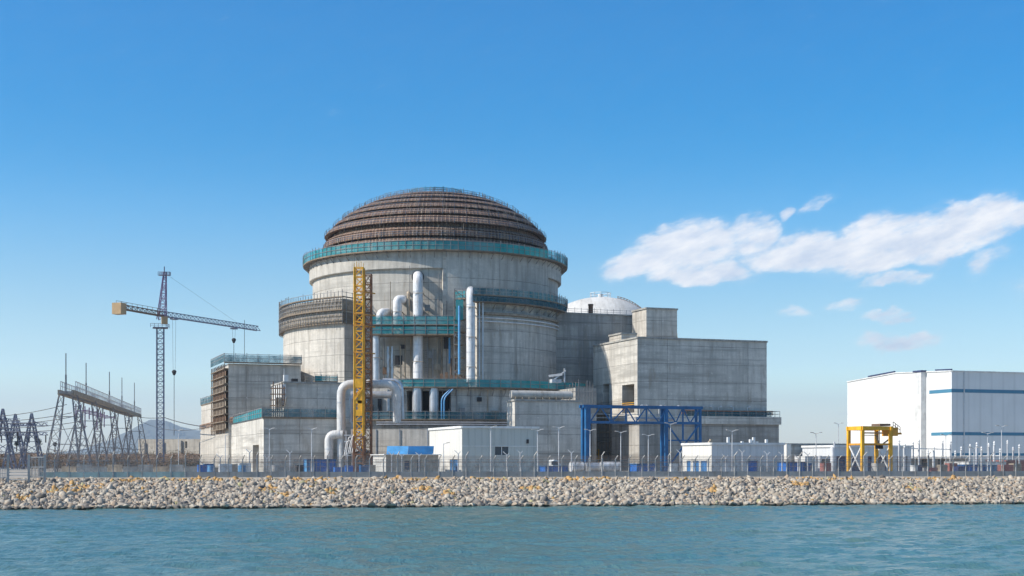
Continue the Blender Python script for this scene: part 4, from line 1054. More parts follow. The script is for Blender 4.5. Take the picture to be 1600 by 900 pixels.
for k in range(6):
    p = P(427 + 3.4 * k, 0, 255.6); m.bar((*p.xy, 12), (*p.xy, zy(596 + (k * 7) % 9, 256)), .09)
    m.bar((*P(422, 0, 255.6).xy, zy(652 - 9 * k, 256)), (*P(446, 0, 255.6).xy, zy(652 - 9 * k, 256)), .1)
m.build('props', 'brown', t)
m = MB()
for k in range(4): p = P(432 + 4 * k, 640, 255.2); m.bar(p, p + Vector((rng.uniform(-.6, .6), 0, 2.2)), .13)
m.build('loose_planks', 'ply', t)

C9, a9, b9 = foot(357, 271, 470, 336.5); z9 = zy(568, 271)
lbx = building('tall_concrete_box', 'tall shaded concrete box at left with netted parapet and brown formwork at its corner', 'plant building', C9, a9, b9, z9, 'conc_c', (), (), None, None)
t = line_scaffold('scaffold_platform', 'dark netted scaffold along the top edge of the tall concrete box at left', C9 - V * .9 - U * .9, C9 + U * a9 - V * .9, V * .9, z9 + .2, 1.3, 1, net='netdark', jit=.3)
m = MB(); s = [C9 - U * .9 - V * .9 + Vector((0, 0, z9 + .3)), C9 - U * .9 + V * b9 + Vector((0, 0, z9 + .3))]; handrail(m, s, 1.6, 1.4, .05); m.build('railing', 'steel', t)
m = MB(); m.face([s[1], s[0], s[0] + Vector((0, 0, 1.3)), s[1] + Vector((0, 0, 1.3))]); m.build('netting', 'netdark', t)
t = thing('climbing_formwork', 'column of rusty brown climbing formwork on the left corner of the tall concrete box', 'formwork', C9 + V * b9 * .5 - U * .6 + Vector((0, 0, G)))
m = MB(); 
for k in range(9):
    z = z9 - 1.0 - k * 1.45
    m.prism([x.xy for x in pts4(C9 - U * .95 - V * .15, .9, b9 + .2)], z - .1, z + .1, True, True)
m.build('deck', 'plank', t)
m = MB()
for k in range(10):
    p = C9 - U * .75 + V * (b9 * k / 9); m.bar(p + Vector((0, 0, z9 - 13.5)), p + Vector((0, 0, z9)), .08)
m.build('props', 'brown', t)
for k in range(8):
    z = z9 - 2.3 - k * 1.45; m = MB(); m.face([C9 - U * .5 + V * b9 + Vector((0, 0, z)), C9 - U * .5 + Vector((0, 0, z)), C9 - U * .5 + Vector((0, 0, z + 1.1)), C9 - U * .5 + V * b9 + Vector((0, 0, z + 1.1))])
    m.build('formwork_panel', 'ply' if k % 3 else 'brown', t)
m = MB(); p = P(382, 556, 275); m.bar(p, p + Vector((0, 0, 7)), .04); m.build('rope', 'wire', t)
CA, aA, bA = foot(345, 284, 352, 314.5); zA = zy(627, 287)
building('rear_concrete_box', 'sunlit concrete box at the far left, lower than the one beside it', 'plant building', CA, 6, bA, zA, 'conc_e', (), (), None, None)
line_scaffold('scaffold_platform', 'bluish netting on the parapet of the far left concrete box', CA + V * bA - U * .1, CA - U * .1, U * .8, zA + .1, 1.2, 1, net='netdark', jit=.2)

CB, aB, bB = foot(412, 238, 548, 313); zB = zy(653.5, 238); zBl = zy(674, CB[1] + bB * math.cos(T))
door_z = zy(695, 243); hb = fr(CB, V, 395, 404.5, G, door_z)
zl_ = zBl
lw = thing('low_concrete_building', 'long low concrete building at the front left, bright left wall with one doorway', 'plant building', (CB[0], CB[1], G))
m = MB(); wall(m, CB, U, aB, G, zB)
# left wall in strips so that the top can slope and the doorway is a real opening
ss = [0, hb[0], hb[1]] + list(np.linspace(hb[1] + 4, bB, 8)); zs = lambda s: zB + (zl_ - zB) * s / bB
for s_a, s_b in zip(ss, ss[1:]):
    za = hb[3] if abs(s_a - hb[0]) < 1e-6 else G
    p, q = CB + V * float(s_b), CB + V * float(s_a)
    m.face([(*p.xy, za), (*q.xy, za), (*q.xy, zs(s_a)), (*p.xy, zs(s_b))], [(80 - s_b, za), (80 - s_a, za), (80 - s_a, zs(s_a)), (80 - s_b, zs(s_b))])
for s_ in hb[:2]: p = CB + V * float(s_); m.face([p + Vector((0, 0, G)), p + U * 1.2 + Vector((0, 0, G)), p + U * 1.2 + Vector((0, 0, door_z)), p + Vector((0, 0, door_z))])
p, q = CB + V * hb[0], CB + V * hb[1]; zv = Vector((0, 0, door_z)); m.face([p + zv, q + zv, q + U * 1.2 + zv, p + U * 1.2 + zv])
m.face([(*CB.xy, zB), (*(CB + U * aB).xy, zB), (*(CB + U * aB + V * bB).xy, zl_), (*(CB + V * bB).xy, zl_)])
D, E, B_ = CB + U * aB, CB + U * aB + V * bB, CB + V * bB
m.face([(*D.xy, G), (*E.xy, G), (*E.xy, zl_), (*D.xy, zB)]); m.build('wall', 'conc_b', lw)
m = MB(); m.face([p + U * 1.21 + Vector((0, 0, G)), q + U * 1.21 + Vector((0, 0, G)), q + U * 1.21 + zv, p + U * 1.21 + zv]); m.build('door', 'ply', lw)
m = MB(); m.bar(CB + V * 38 - U * .06 + Vector((0, 0, 6.5)), CB + V * 38 - U * .06 + Vector((0, 0, 8.5)), .3, .05); m.build('vent_slot', 'dark', lw)
line_scaffold('scaffold_platform', 'teal netting along the roof edge of the front left building, above its shaded wall', CB - U * .3 - V * .3, CB + U * along(CB, U, 527) - V * .3, V * 1.2, zB + .15, 1.35, 1, net='netdark', jit=.4)
t = thing('scaffold_platform', 'teal netting sloping along the top of the sunlit wall at the front left', 'scaffold', CB + V * 8 + Vector((0, 0, zB)), 'teal netted scaffold platforms')
sA, sB = 0, along(CB, V, 367); pA_, pB_ = CB + Vector((0, 0, zs(0) + .2)) - U * .3, CB + V * sB + Vector((0, 0, zs(sB) + .2)) - U * .3
m = MB(); m.face([pB_, pA_, pA_ + Vector((0, 0, 1.5)), pB_ + Vector((0, 0, 1.0))]); m.build('netting', 'net', t)
m = MB(); handrail(m, [pA_, pB_], 1.5, 2, .05, True, .3); m.build('railing', 'steel', t)
m = MB(); handrail(m, [pB_, CB + V * (bB * .98) + Vector((0, 0, zl_ + .2)) - U * .3], 1.1, 2, .06); o = m.build('roof_railing', 'rust'); recenter(o, pB_); tag(o, 'rusty railing along the far end of the sunlit wall top', 'railing')

# ------------------------------------------------------------------ sheds and huts
def shed(name, label, cpx, Y, rpx, lpx, ytop, mat, side, cat='shed', **kw):
    C, a, b = foot(cpx, Y, rpx, lpx); return C, a, b, building(name, label, cat, C, a, b, zy(ytop, Y), mat, side_mat=side, coping='trim', deep=.25, **kw)
C, a, b = foot(722, 203, 841, 671)
win = fr(C, U, 773.5, 794.5, zy(711, 206), zy(698, 206)); dr = fr(C, V, 703, 715, G, zy(718, 204))
s1 = building('clad_shed', 'grey green clad shed with one small window and a blue door, centre front', 'shed', C, a, b, zy(668, 203), 'green', [win], [dr], zy(668, 203) - .35 if False else None, 'trim', .2, 'glass', side_mat='white')
m = MB(); s = (win[0] + win[1]) / 2; q = C + U * s - V * .0; m.bar(q + V * .1 + Vector((0, 0, win[2])), q + V * .1 + Vector((0, 0, win[3])), .05); m.build('window_bar', 'trim', s1)
m = MB(); q = C - U * -.1; m.face([C + V * dr[1] + U * .1 + Vector((0, 0, G)), C + V * dr[0] + U * .1 + Vector((0, 0, G)), C + V * dr[0] + U * .1 + Vector((0, 0, dr[3])), C + V * dr[1] + U * .1 + Vector((0, 0, dr[3]))]); m.build('door', 'door', s1)
m = MB(); zz = zy(697, 204); m.bar(C - V * .03 + Vector((0, 0, zz)), C + U * a - V * .03 + Vector((0, 0, zz)), .03, .05); m.build('seam_strip', 'trim', s1)
m = MB(); q = C + U * along(C, U, 824) - V * .12 + Vector((0, 0, zy(693, 207))); m.box(q, .3, .2, .6, T); m.build('wall_lamp', 'dark', s1)

C, a, b = foot(1112, 203, 1225, 1066)
dr = [fr(C, V, x0, x1, G, zy(720, 205)) for x0, x1 in ((1073, 1079), (1083, 1092), (1095, 1104.5))]; gt = fr(C, U, 1167, 1184, G + .1, zy(720, 206))
s2 = building('clad_shed', 'silver grey shed with three blue doors on its white side, beside the blue gantry', 'shed', C, a, b, zy(694, 203), 'silver', [gt], dr, None, 'trim', .2, 'cont', side_mat='white')
for h in dr: m = MB(); m.face([C + V * h[1] + U * .1 + Vector((0, 0, G)), C + V * h[0] + U * .1 + Vector((0, 0, G)), C + V * h[0] + U * .1 + Vector((0, 0, h[3])), C + V * h[1] + U * .1 + Vector((0, 0, h[3]))]); m.build('door', 'door', s2)
for k, px in enumerate((1112, 1116, 1143, 1165, 1178, 1183, 1188, 1203)):
    m = MB(); p = C + U * max(.2, along(C, U, px)) + V * 1 + Vector((0, 0, zy(694, 203) + .1)); m.box(p, .35, .35, .35 + .3 * (k % 3), T); m.build('roof_vent', 'tan' if k < 2 else 'trim', s2)

# beige huts with the blue canopy
C, a, b = foot(603, 200, 685, 583)
h1 = building('site_hut', 'beige flat roofed site hut under the blue canopy', 'hut', C, a, b, zy(711, 200), 'beige', [fr(C, U, 652, 657, G, zy(718, 201)), fr(C, U, 632, 640, G + .6, zy(720, 201))], (), None, None, .2, 'doordark', side_mat='white')
m = MB(); zr = zy(711, 200); m.prism([p.xy for p in pts4(C, a, b, grow=.35)], zr, zr + .12, True, True); m.build('roof', 'trim', h1)
t = thing('blue_canopy', 'bright blue sloping canopy above the beige site hut', 'canopy', P(640, 708, 200.5))
Y = 203.0
for (xa, xb, mt) in ((604, 637, 'lblue'), (637.3, 677, 'blue')):
    m = MB(); A, B = P(xa, 709, Y), P(xb, 709, Y + .4); A2, B2 = P(xa + 1, 697, Y + 1.8), P(xb + 1, 697, Y + 2.2)
    m.face([A, B, B2, A2]); A3, B3 = A - Vector((0, 0, .12)), B - Vector((0, 0, .12)); m.face([A3, B3, B, A]); m.face([A2, B2, B2 - Vector((0, 0, .15)), A2 - Vector((0, 0, .15))]); m.face([B3, A3, A2 - Vector((0, 0, .15)), B2 - Vector((0, 0, .15))]); m.face([A, A2, A2 - Vector((0, 0, .15)), A3]); m.face([B, B3, B2 - Vector((0, 0, .15)), B2]); m.build('canopy_sheet', mt, t)
m = MB()
for px in (605, 637, 676): p = P(px, 709, Y + .1); m.bar((*p.xy, G), p, .07)
m.build('canopy_post', 'trim', t)

# small buildings on the right
C, a, b = foot(1228, 226, 1330, None, 10)
building('low_building', 'low grey concrete building left of the yellow portal frame', 'building', C, a, b, zy(695, 226), 'conc_b', (), (), None, 'coping')
C, a, b = foot(1303, 216, 1424, None, 9)
zz = zy(713, 218)
building('garage_block', 'grey garage block with dark blue doors behind the yellow portal frame', 'building', C, a, b, zy(698, 217), 'silver', [fr(C, U, x0, x1, G + .05, zz) for x0, x1 in ((1307, 1322), (1331, 1340), (1356, 1363), (1368, 1386), (1402, 1408), (1411, 1418))], (), None, 'trim', .3, 'navy')
C, a, b = foot(1229, 221, 1236, None, 2)
building('white_kiosk', 'narrow white kiosk between the silver shed and the low grey building', 'kiosk', C, a, b, zy(694, 221), 'white', (), ())
C, a, b = foot(1258, 212, 1305, None, 3)
building('loading_canopy', 'low white canopy building with a dim interior right of the blue container', 'building', C, a, b, zy(713, 212), 'trim', [fr(C, U, 1281, 1297, G + .1, zy(717, 213))], (), None, None, 2.0, 'red')

# the white hall
C, a, b = foot(1487, 300, 1750, 1324); zc_, zl2 = zy(580, 300), zy(597, C[1] + b * math.cos(T)); s_r = along(C, V, 1399); zr_ = zy(583, C[1] + s_r * math.cos(T))
hall = thing('white_hall', 'large white clad hall with blue stripes at the right edge', 'hall', (C[0], C[1], G))
m = MB(); m.face([C + U * 0 + Vector((0, 0, G)), C + U * a + Vector((0, 0, G)), C + U * a + Vector((0, 0, zc_)), C + Vector((0, 0, zc_))]); m.build('front_wall', 'whitebig', hall)
m = MB(); bb = C + V * b; rr = C + V * s_r
m.face([bb + Vector((0, 0, G)), C + Vector((0, 0, G)), C + Vector((0, 0, zc_)), rr + Vector((0, 0, zr_)), bb + Vector((0, 0, zl2))]); m.build('gable_wall', 'whitebig', hall)
m = MB(); z_ = lambda p, z: Vector((p.x, p.y, z))
m.face([z_(C, zc_), z_(C + U * a, zc_), z_(rr + U * a, zr_), z_(rr, zr_)]); m.face([z_(rr, zr_), z_(rr + U * a, zr_), z_(bb + U * a, zl2), z_(bb, zl2)]); m.face([z_(C + U * a, G), z_(bb + U * a, G), z_(bb + U * a, zl2), z_(rr + U * a, zr_), z_(C + U * a, zc_)]); m.face([z_(bb + U * a, G), z_(bb, G), z_(bb, zl2), z_(bb + U * a, zl2)])
m.build('roof', 'silver', hall)
m = MB()
for p, q, za, zb in ((C, C + U * a, zc_, zc_), (C, rr, zc_, zr_), (rr, bb, zr_, zl2)): m.bar(z_(p, za + .05), z_(q, zb + .05), .18, .12, True)
m.build('roof_edge', 'trim', hall)
for y0, y1, lx in ((607.5, 613, 1452), (675, 680, 1455), (708, 712, 0)):
    za, zb = zy(y1, 300), zy(y0, 300); m = MB(); p = C - V * .04 - U * .04
    m.face([z_(p, za), z_(p + U * a, za), z_(p + U * a, zb), z_(p, zb)])
    if lx: s = along(C, V, lx); m.face([z_(p + V * s, za), z_(p, za), z_(p, zb), z_(p + V * s, zb)])
    m.build('stripe', 'stripe', hall)
s = along(C, V, 1437); s_b = along(C, V, 1447)
m = MB(); m.prism([x.xy for x in (C + V * s_b - U * 1.3, C + V * s_b, C + V * s, C + V * s - U * 1.3)], G, zy(581, 308), True); m.build('stair_shaft', 'trim', hall)
m = MB(); m.prism([x.xy for x in (C + V * (s_b - .2) - U * 1.5, C + V * (s_b - .2), C + V * (s + .5), C + V * (s + .5) - U * 1.5)], zy(581, 308), zy(578.5, 308), True, True); m.build('shaft_cap', 'navy', hall)
m = MB(); s = along(C, V, 1432.5); m.bar(z_(C + V * s - U * .15, G), z_(C + V * s - U * .15, zy(590, 310)), .3, .12); m.build('downpipe', 'silver', hall)
m = MB(); s = along(C, U, 1506); m.bar(z_(C + U * s - V * .12, G), z_(C + U * s - V * .12, zc_), .1); m.build('downpipe', 'silver', hall)
for (x0, x1, yy) in ((1357, 1398, .25), (1462, 1487, .25)):
    s, e = along(C, V, x0), along(C, V, x1); zc2 = lambda s_: zc_ + (zr_ - zc_) * s_ / s_r if s_ < s_r else zr_ + (zl2 - zr_) * (s_ - s_r) / (b - s_r)
    m = MB(); m.bar(z_(C + V * s, zc2(s) + yy + .12), z_(C + V * e, zc2(e) + yy + .12), .2, .14, True); m.build('ridge_vent', 'navy', hall)

# ------------------------------------------------------------------ blue gantry and yellow portal
t = thing('blue_gantry', 'blue steel gantry frame with latticed beam standing in front of the dark bay', 'gantry', (*P(1041, 735, 234).xy, G))
base = P(918, 0, 230); base.z = 0
sx = lambda px: along(base, U, px)
zt_, zm_ = zy(635.5, 232), zy(660, 232)
W = .32
for dv in (0, 1.5):
    for px, w in ((918, .42), (1041, .27), (1094, .2)):
        m = MB(); p = base + U * sx(px) + V * dv; m.bar(z_(p, G), z_(p, zt_), w, w * .8, True); m.build('leg', 'blue', t)
    m = MB(); m.bar(z_(base - U * .8 + V * dv, zt_), z_(base + U * (sx(1095) + .3) + V * dv, zt_), .2, .24, True); m.build('top_beam', 'blue', t)
    m = MB(); m.bar(z_(base + V * dv, zm_), z_(base + U * sx(1095) + V * dv, zm_), .17, .2, True); m.build('bottom_beam', 'blue', t)
    m = MB(); xs_ = [922, 938, 955, 978, 993, 1010, 1030, 1041, 1056, 1067, 1078, 1094]
    for k in range(len(xs_) - 1):
        za, zb = (zt_, zm_) if k % 2 else (zm_, zt_)
        m.bar(z_(base + U * sx(xs_[k]) + V * dv, za), z_(base + U * sx(xs_[k + 1]) + V * dv, zb), .085)
    for px in (955, 978, 1010, 1067): m.bar(z_(base + U * sx(px) + V * dv, zm_), z_(base + U * sx(px) + V * dv, zt_), .11)
    if dv: continue
    m.build('lattice_bracing', 'blue', t)
    m = MB(); zk = zy(688, 235); s0, s1_, sm = sx(1041), sx(1094), sx(1067)
    pp = lambda s, z: z_(base + U * s + V * dv, z)
    m.bar(pp(s0, zm_), pp(s1_, G + .4), .12); m.bar(pp(s1_, zm_), pp(s0, G + .4), .12); m.bar(pp(s0, zk), pp(s1_, zk), .12); m.bar(pp(sm, zm_), pp(sm, zk), .12)
    m.build('cross_brace', 'blue', t)
m = MB()
for px in (918, 955, 993, 1041, 1067, 1094):
    for z in (zt_, zm_): m.bar(z_(base + U * sx(px), z), z_(base + U * sx(px) + V * 1.5, z), .12)
m.build('cross_beam', 'blue', t)
m = MB(); handrail(m, [z_(base + U * sx(930) + V * 1.5, zm_ + .2), z_(base + U * sx(1040) + V * 1.5, zm_ + .2)], 1.2, 3, .05); m.tube([z_(base + U * sx(1000) + V * 1.6, zm_ + .7), z_(base + U * sx(1060) + V * 1.6, zm_ + .7)], .3, 8); m.build('pipe_run', 'gpipe', t)

t = thing('yellow_portal', 'yellow steel portal crane frame in front of the white hall', 'portal crane', (*P(1347, 735, 184).xy, G))
C, a, b = foot(1347.5, 184, 1391.5, 1326); zt_ = zy(670, 184); cor = {'a': C, 'b': C + U * a, 'c': C + U * a + V * b, 'd': C + V * b}
for kx in cor: m = MB(); m.bar(z_(cor[kx], G), z_(cor[kx], zt_), .2, .2, True); m.build('leg', 'yellow', t)
for (p, q) in (('a', 'b'), ('b', 'c'), ('c', 'd'), ('d', 'a')):
    m = MB(); P0, P1 = cor[p], cor[q]; d = (P1 - P0).normalized(); m.bar(z_(P0 - d * .3, zt_ + .1), z_(P1 + d * .3, zt_ + .1), .15, .25, True); m.build('top_beam', 'yellow', t)
    zk = zy(694, 184); m = MB(); m.bar(z_(P0, zk), z_(P1, zk), .09, .12); m.build('tie_beam', 'orange', t)
for (p, q) in (('d', 'a'), ('b', 'c')):
    m = MB(); m.bar(z_(cor[p], zk), z_(cor[q], G + .2), .07); m.bar(z_(cor[q], zk), z_(cor[p], G + .2), .07); m.build('cross_brace', 'trim', t)
m = MB(); m.prism([x.xy for x in pts4(C + U * (a * .62), a * .38, b * .6)], zt_ + .42, zt_ + .7, True, True); m.build('trolley_deck', 'brown', t)
m = MB(); p = z_(cor['b'] + U * .6 + V * 1, zt_ - .9); m.box(p, 1.0, 2.2, 1.1, T); m.box(p + U * .9 + Vector((0, 0, .2)), 1.2, 1.0, .25, T); m.build('hoist_drum', 'orange', t)
m = MB(); handrail(m, [p + U * .5 + Vector((0, 0, 1.1)), p + U * 1.6 + Vector((0, 0, .4))], .8, .5, .03); p2 = z_(C + U * a * .85 + V * b * .5, zt_ - 2); m.bar(p2, p2 + Vector((0, 0, 2)), .04); m.box(p2 - Vector((0, 0, .6)), .7, .7, .7, T)
m.bar(p2 + Vector((0, 0, -.3)), z_(cor['b'], zt_ - 1.2), .08); m.bar(p2 + Vector((0, 0, -.3)), z_(cor['c'], zt_ - .6), .08); m.build('hook_block', 'dark', t)
m = MB(); q = z_(C + U * 1.2 + V * b * .5, zt_ - .5); m.bar(q, q + U * (a * .7), .09); m.bar(q + Vector((0, 0, -.3)), q + U * a * .5 + Vector((0, 0, -.3)), .05); m.build('runway_rail', 'tan', t)

# ------------------------------------------------------------------ tower crane
YC = 420.0; kx = (250.5 - 800) / F; X0 = kx * YC
def cz(py, Y=YC): return zy(py, Y)
cr = thing('tower_crane', 'slender blue grey tower crane with its jib pointing right, left of the plant', 'tower crane', (X0, YC, G))
m = MB(); lattice(m, (X0, YC, G), (X0, YC, cz(512)), 2.0, 2.0, 26, .13, .065, (1, 0.15, 0)); m.build('mast', 'crane', cr)
jd = Vector((.363, .932, 0)).normalized(); xa = X0 + 1.0
m = MB(); lattice(m, (X0 + .4, YC, cz(500)), (X0 + 1.4, YC, cz(425)), 2.4, .7, 9, .12, .07, (1, 0, 0)); m.build('tower_head', 'purple', cr)
m = MB(); q = Vector((X0 + 1.2, YC, cz(430))); handrail(m, [q + Vector((-1.7, -.8, 0)), q + Vector((1.7, -.8, 0)), q + Vector((1.7, .8, 0)), q + Vector((-1.7, .8, 0))], .9, 1, .06); m.bar(q + Vector((-1.7, 0, 0)), q + Vector((1.7, 0, 0)), .8, .1, True); m.bar(q, q + Vector((0, 0, 2.6)), .14); m.build('head_platform', 'crane', cr)
z0 = cz(494); J0 = Vector((X0 + .6, YC, z0)); L1 = 54
jt = J0 + jd * L1; jt.z = z0 + .3
def jib(m, A, B, w, h, n, r=.11, br=.07):
    d = (B - A).normalized(); s = Vector((d.y, -d.x, 0)).normalized(); 
    c = lambda t, i: A.lerp(B, t) + (s * w / 2 if i == 0 else -s * w / 2 if i == 1 else Vector((0, 0, h)))
    for i in range(3): m.bar(c(0, i), c(1, i), r)
    for k in range(n):
        a, b2 = k / n, (k + .5) / n; e = (k + 1) / n
        for i in (0, 1): m.bar(c(a, i), c(b2, 2), br); m.bar(c(b2, 2), c(e, i), br)
        m.bar(c(a, 0), c(a, 1), br)
m = MB(); jib(m, J0, jt, 1.4, 1.5, 26); m.build('jib', 'crane', cr)
cj = J0 - jd * 22; cj.z = z0 + .2
m = MB(); jib(m, J0, cj, 1.5, 1.3, 10, .13, .08); handrail(m, [cj + Vector((0, 0, .4)), J0 + Vector((0, 0, .4))], 1.7, 2.5, .05); m.build('counter_jib', 'brown', cr)
m = MB(); m.box(cj + Vector((.6, .8, -1.7)), 2.6, 3.0, 3.2, R(70)); m.build('counterweight', 'cwt', cr)
m = MB(); m.box((X0 + 1.6, YC - 1.4, cz(507)), 1.7, 1.8, 2.2, R(20)); m.build('cab', 'cwt', cr)
m = MB(); q = Vector((X0, YC, cz(513))); m.box(q, 4.4, 4.0, .25, R(15)); handrail(m, [q + Vector((-2.4, -2, .2)), q + Vector((2.2, -2, .2)), q + Vector((2.2, 2, .2))], 1.1, 1.2, .06); m.build('slewing_platform', 'crane', cr)
m = MB(); m.bar(Vector((X0 + 1.4, YC, cz(427))), J0 + jd * 42 + Vector((0, 0, 1.5)), .018); m.build('pendant_rope', 'wire', cr)
for s, (dl, ll) in ((6.0, (16.5, 19)), (39.0, (4.2, 12))):
    q = J0 + jd * s; tr = MB(); tr.box(q + Vector((0, 0, -.5)), 2.2, 1.6, .4, R(69)); o = tr.build('trolley', 'crane', cr)
    m = MB(); m.bar(q + Vector((-.5, 0, -.4)), q + Vector((-.3, 0, -dl)), .03); m.bar(q + Vector((.5, 0, -.4)), q + Vector((.3, 0, -dl)), .03); m.build('hoist_rope', 'wire', o)
    m = MB(); h = q + Vector((0, 0, -dl)); m.lathe([(0, -.9), (.35, -.7), (.75, .3), (.5, .7), (0, .9)], 0, 0, -180, 180, 45); m.v = [(x + h.x, y + h.y, z + h.z) for x, y, z in m.v]; m.bar(h + Vector((0, 0, -.8)), h + Vector((0, 0, -ll)), .07); m.build('hook_block', 'dark', o)

# ------------------------------------------------------------------ substation gantry, pylons, power lines
sg = thing('substation_gantry', 'long steel gantry with lattice legs and a sloping walkway carrying five rods', 'gantry', (*P(105, 735, 240).xy, G))
A0 = Vector(((103 - 800) / F * 240, 240, zy(613, 240))); A1 = Vector(((213 - 800) / F * 382, 382, zy(650, 382)))
gd = (A1 - A0); gdir = Vector((gd.x, gd.y, 0)).normalized(); gs = Vector((gdir.y, -gdir.x, 0))
wide = 4.6
for off in (-.5, .5):
    m = MB(); q = gs * (wide * off * .5); m.bar(A0 + q, A1 + q, .22, .42, True); m.build('beam', 'ply', sg)
m = MB()
for k in range(40): p = A0.lerp(A1, k / 39); m.bar(p - gs * wide * .25, p + gs * wide * .25, .12, .2)
m.build('beam_lattice', 'steel', sg)
m = MB()
for off in (-.27, .27): q = gs * (wide * off) + Vector((0, 0, .4)); handrail(m, [A0 + q + gd * .02, A1 + q], 1.6, 2.4, .06)
m.build('railing', 'lamp', sg)
for fr_ in (0.02, .22, .46, .70, .97):
    p = A0 + gd * fr_
    for s in (-1, 1):
        m = MB(); ft = Vector((p.x, p.y, G)) + gs * s * 3.0; tp = p + gs * s * 1.1 - Vector((0, 0, .4)); lattice(m, ft, tp, 2.1, .8, 7, .075, .04, gdir); m.build('leg', 'lattice', sg)
    m = MB()
    for zz in (.35, .7): 
        a_ = Vector((p.x, p.y, G + (p.z - G) * zz)); w = 3.0 - 1.9 * zz; m.bar(a_ - gs * w, a_ + gs * w, .07)
    m.bar(Vector((p.x, p.y, G)) - gs * 2.6, Vector((p.x, p.y, G + (p.z - G) * .7)) + gs * 1.6, .05); m.bar(Vector((p.x, p.y, G)) + gs * 2.6, Vector((p.x, p.y, G + (p.z - G) * .7)) - gs * 1.6, .05)
    m.build('cross_brace', 'lattice', sg)
for px, yt in ((100.5, 552), (134.5, 567), (171, 581), (190.5, 590), (210, 598)):
    # where the sight line of the rod meets the beam
    k = (px - 800) / F; s = (k * A0.y - A0.x) / (gd.x - k * gd.y); s = max(0.0, min(1, s)); p = A0 + gd * s
    m = MB(); h = zy(yt, p.y) - p.z; m.bar(p, p + Vector((0, 0, h * .45)), .14); m.bar(p + Vector((0, 0, h * .45)), p + Vector((0, 0, h)), .085); m.build('lightning_rod', 'lattice', sg)
for k in range(8):
    m = MB(); p = A0 + gd * (.18 + .05 * k); m.bar(p - gs * 1.5 + Vector((0, 0, -1)), p - gs * 1.5 + Vector((0, 0, -3.4 - (k % 3))), .11); m.bar(p + gs * .8 + Vector((0, 0, -2.2)), p - gs * 1.5 + Vector((0, 0, -2.4)), .09)
    m.build('insulator_string', 'purple', sg)
for k, (px, yt, Y, lab) in enumerate(((4.5, 639, 285, 'lattice pylon cut by the left edge of the view'), (24, 647, 305, 'middle one of the three small lattice pylons at far left'), (49.5, 646, 300, 'lattice pylon furthest right of the three, left of the substation gantry'))):
    p = P(px, yt, Y); t = thing('lattice_pylon', lab, 'pylon', (p.x, p.y, G), 'small lattice pylons')
    for s in (-1, 1):
        m = MB(); lattice(m, (p.x + s * 2.4, p.y, G), (p.x + s * .35, p.y, p.z - 2.0), .9, .5, 8, .085, .045, (1, 0, 0)); m.build('leg', 'crane', t)
    m = MB(); lattice(m, (p.x, p.y, p.z - 2.4), (p.x, p.y, p.z), 1.0, .25, 3, .11, .07, (1, 0, 0)); m.build('peak', 'crane', t)
    m = MB()
    for f in (.3, .5, .7): z = G + (p.z - G) * f; w = 2.4 - 2.0 * f; m.bar((p.x - w, p.y, z), (p.x + w, p.y, z), .07); m.bar((p.x - w, p.y, z), (p.x + w * .8, p.y, z + 1.9), .06); m.bar((p.x + w, p.y, z), (p.x - w * .8, p.y, z + 1.9), .06)
    m.build('cross_brace', 'crane', t)
    for j, dz in enumerate((2.6, 4.6)):
        m = MB(); jib(m, Vector((p.x - 3.4, p.y, p.z - dz)), Vector((p.x + 3.4, p.y, p.z - dz)), .6, .6, 5, .07, .05); m.build('crossarm', 'crane', t)
    m = MB()
    for j in range(4): m.bar((p.x - 3 + 2 * j, p.y, p.z - 4.6), (p.x - 3 + 2 * j, p.y, p.z - 6.2), .12)
    m.build('insulator', 'dark', t)
def cable(label, a, b, sag, r=.05, group='power cables'):
    m = MB(); pts = [a.lerp(b, i / 14) - Vector((0, 0, sag * 4 * (i / 14) * (1 - i / 14))) for i in range(15)]; m.tube(pts, r, 5, False)
    o = m.build('power_line', 'wire'); recenter(o, a); tag(o, label, 'power line', group)
names = ['highest', 'second highest', 'third highest', 'fourth highest', 'lowest']
for k, (ya, yb) in enumerate(((648.5, 634), (653, 647), (658, 652), (663, 660), (668, 668))):
    cable(names[k] + ' of the cables between the left edge and the substation gantry', P(-60, ya + 1, 290), P(104 + 8 * k, yb - 2, 250), .9, .06)
cable('upper of the two cables from the gantry past the crane to the concrete box', P(214, 651, 380), P(256, 652, 345), .3, .07)
cable('heavy dark cable hanging from the crane mast to the far left concrete box', P(256, 652, 345), P(322, 667, 288), .3, .10)
cable('lower cable between the gantry and the crane mast', P(214, 655, 380), P(322, 668, 288), 1.6, .05)

# long beige retaining wall with buttresses on the embankment
t = thing('retaining_wall', 'long beige concrete wall with openings on the embankment behind the crane', 'wall', (*P(262, 700, 520).xy, 6))
m = MB(); A, B = P(216, 700, 600), P(330, 700, 590); d = (B - A); d.z = 0; L = d.length; d.normalize(); n_ = Vector((d.y, -d.x, 0))
A.z = 0
h_ = [(L * .22 + L * .085 * k, L * .22 + L * .085 * k + L * .03, 10.2, 12.1 + .5 * (k % 3)) for k in (5, 8)]
wall(m, A, d, L, 4.5, zy(686, 595), h_, 2, n_); q = [A, A + d * L, A + d * L - n_ * 5, A - n_ * 5]; m.face([z_(x, zy(686, 595)) for x in q]); m.build('wall', 'beige', t)
m = MB()
for k in range(4): p = A + d * (L * .1 + L * .25 * k) + n_ * .4; m.bar(z_(p, 5), z_(p, 12.6 + (k % 3) * .4), .3)
m.build('buttress', 'beige', t)

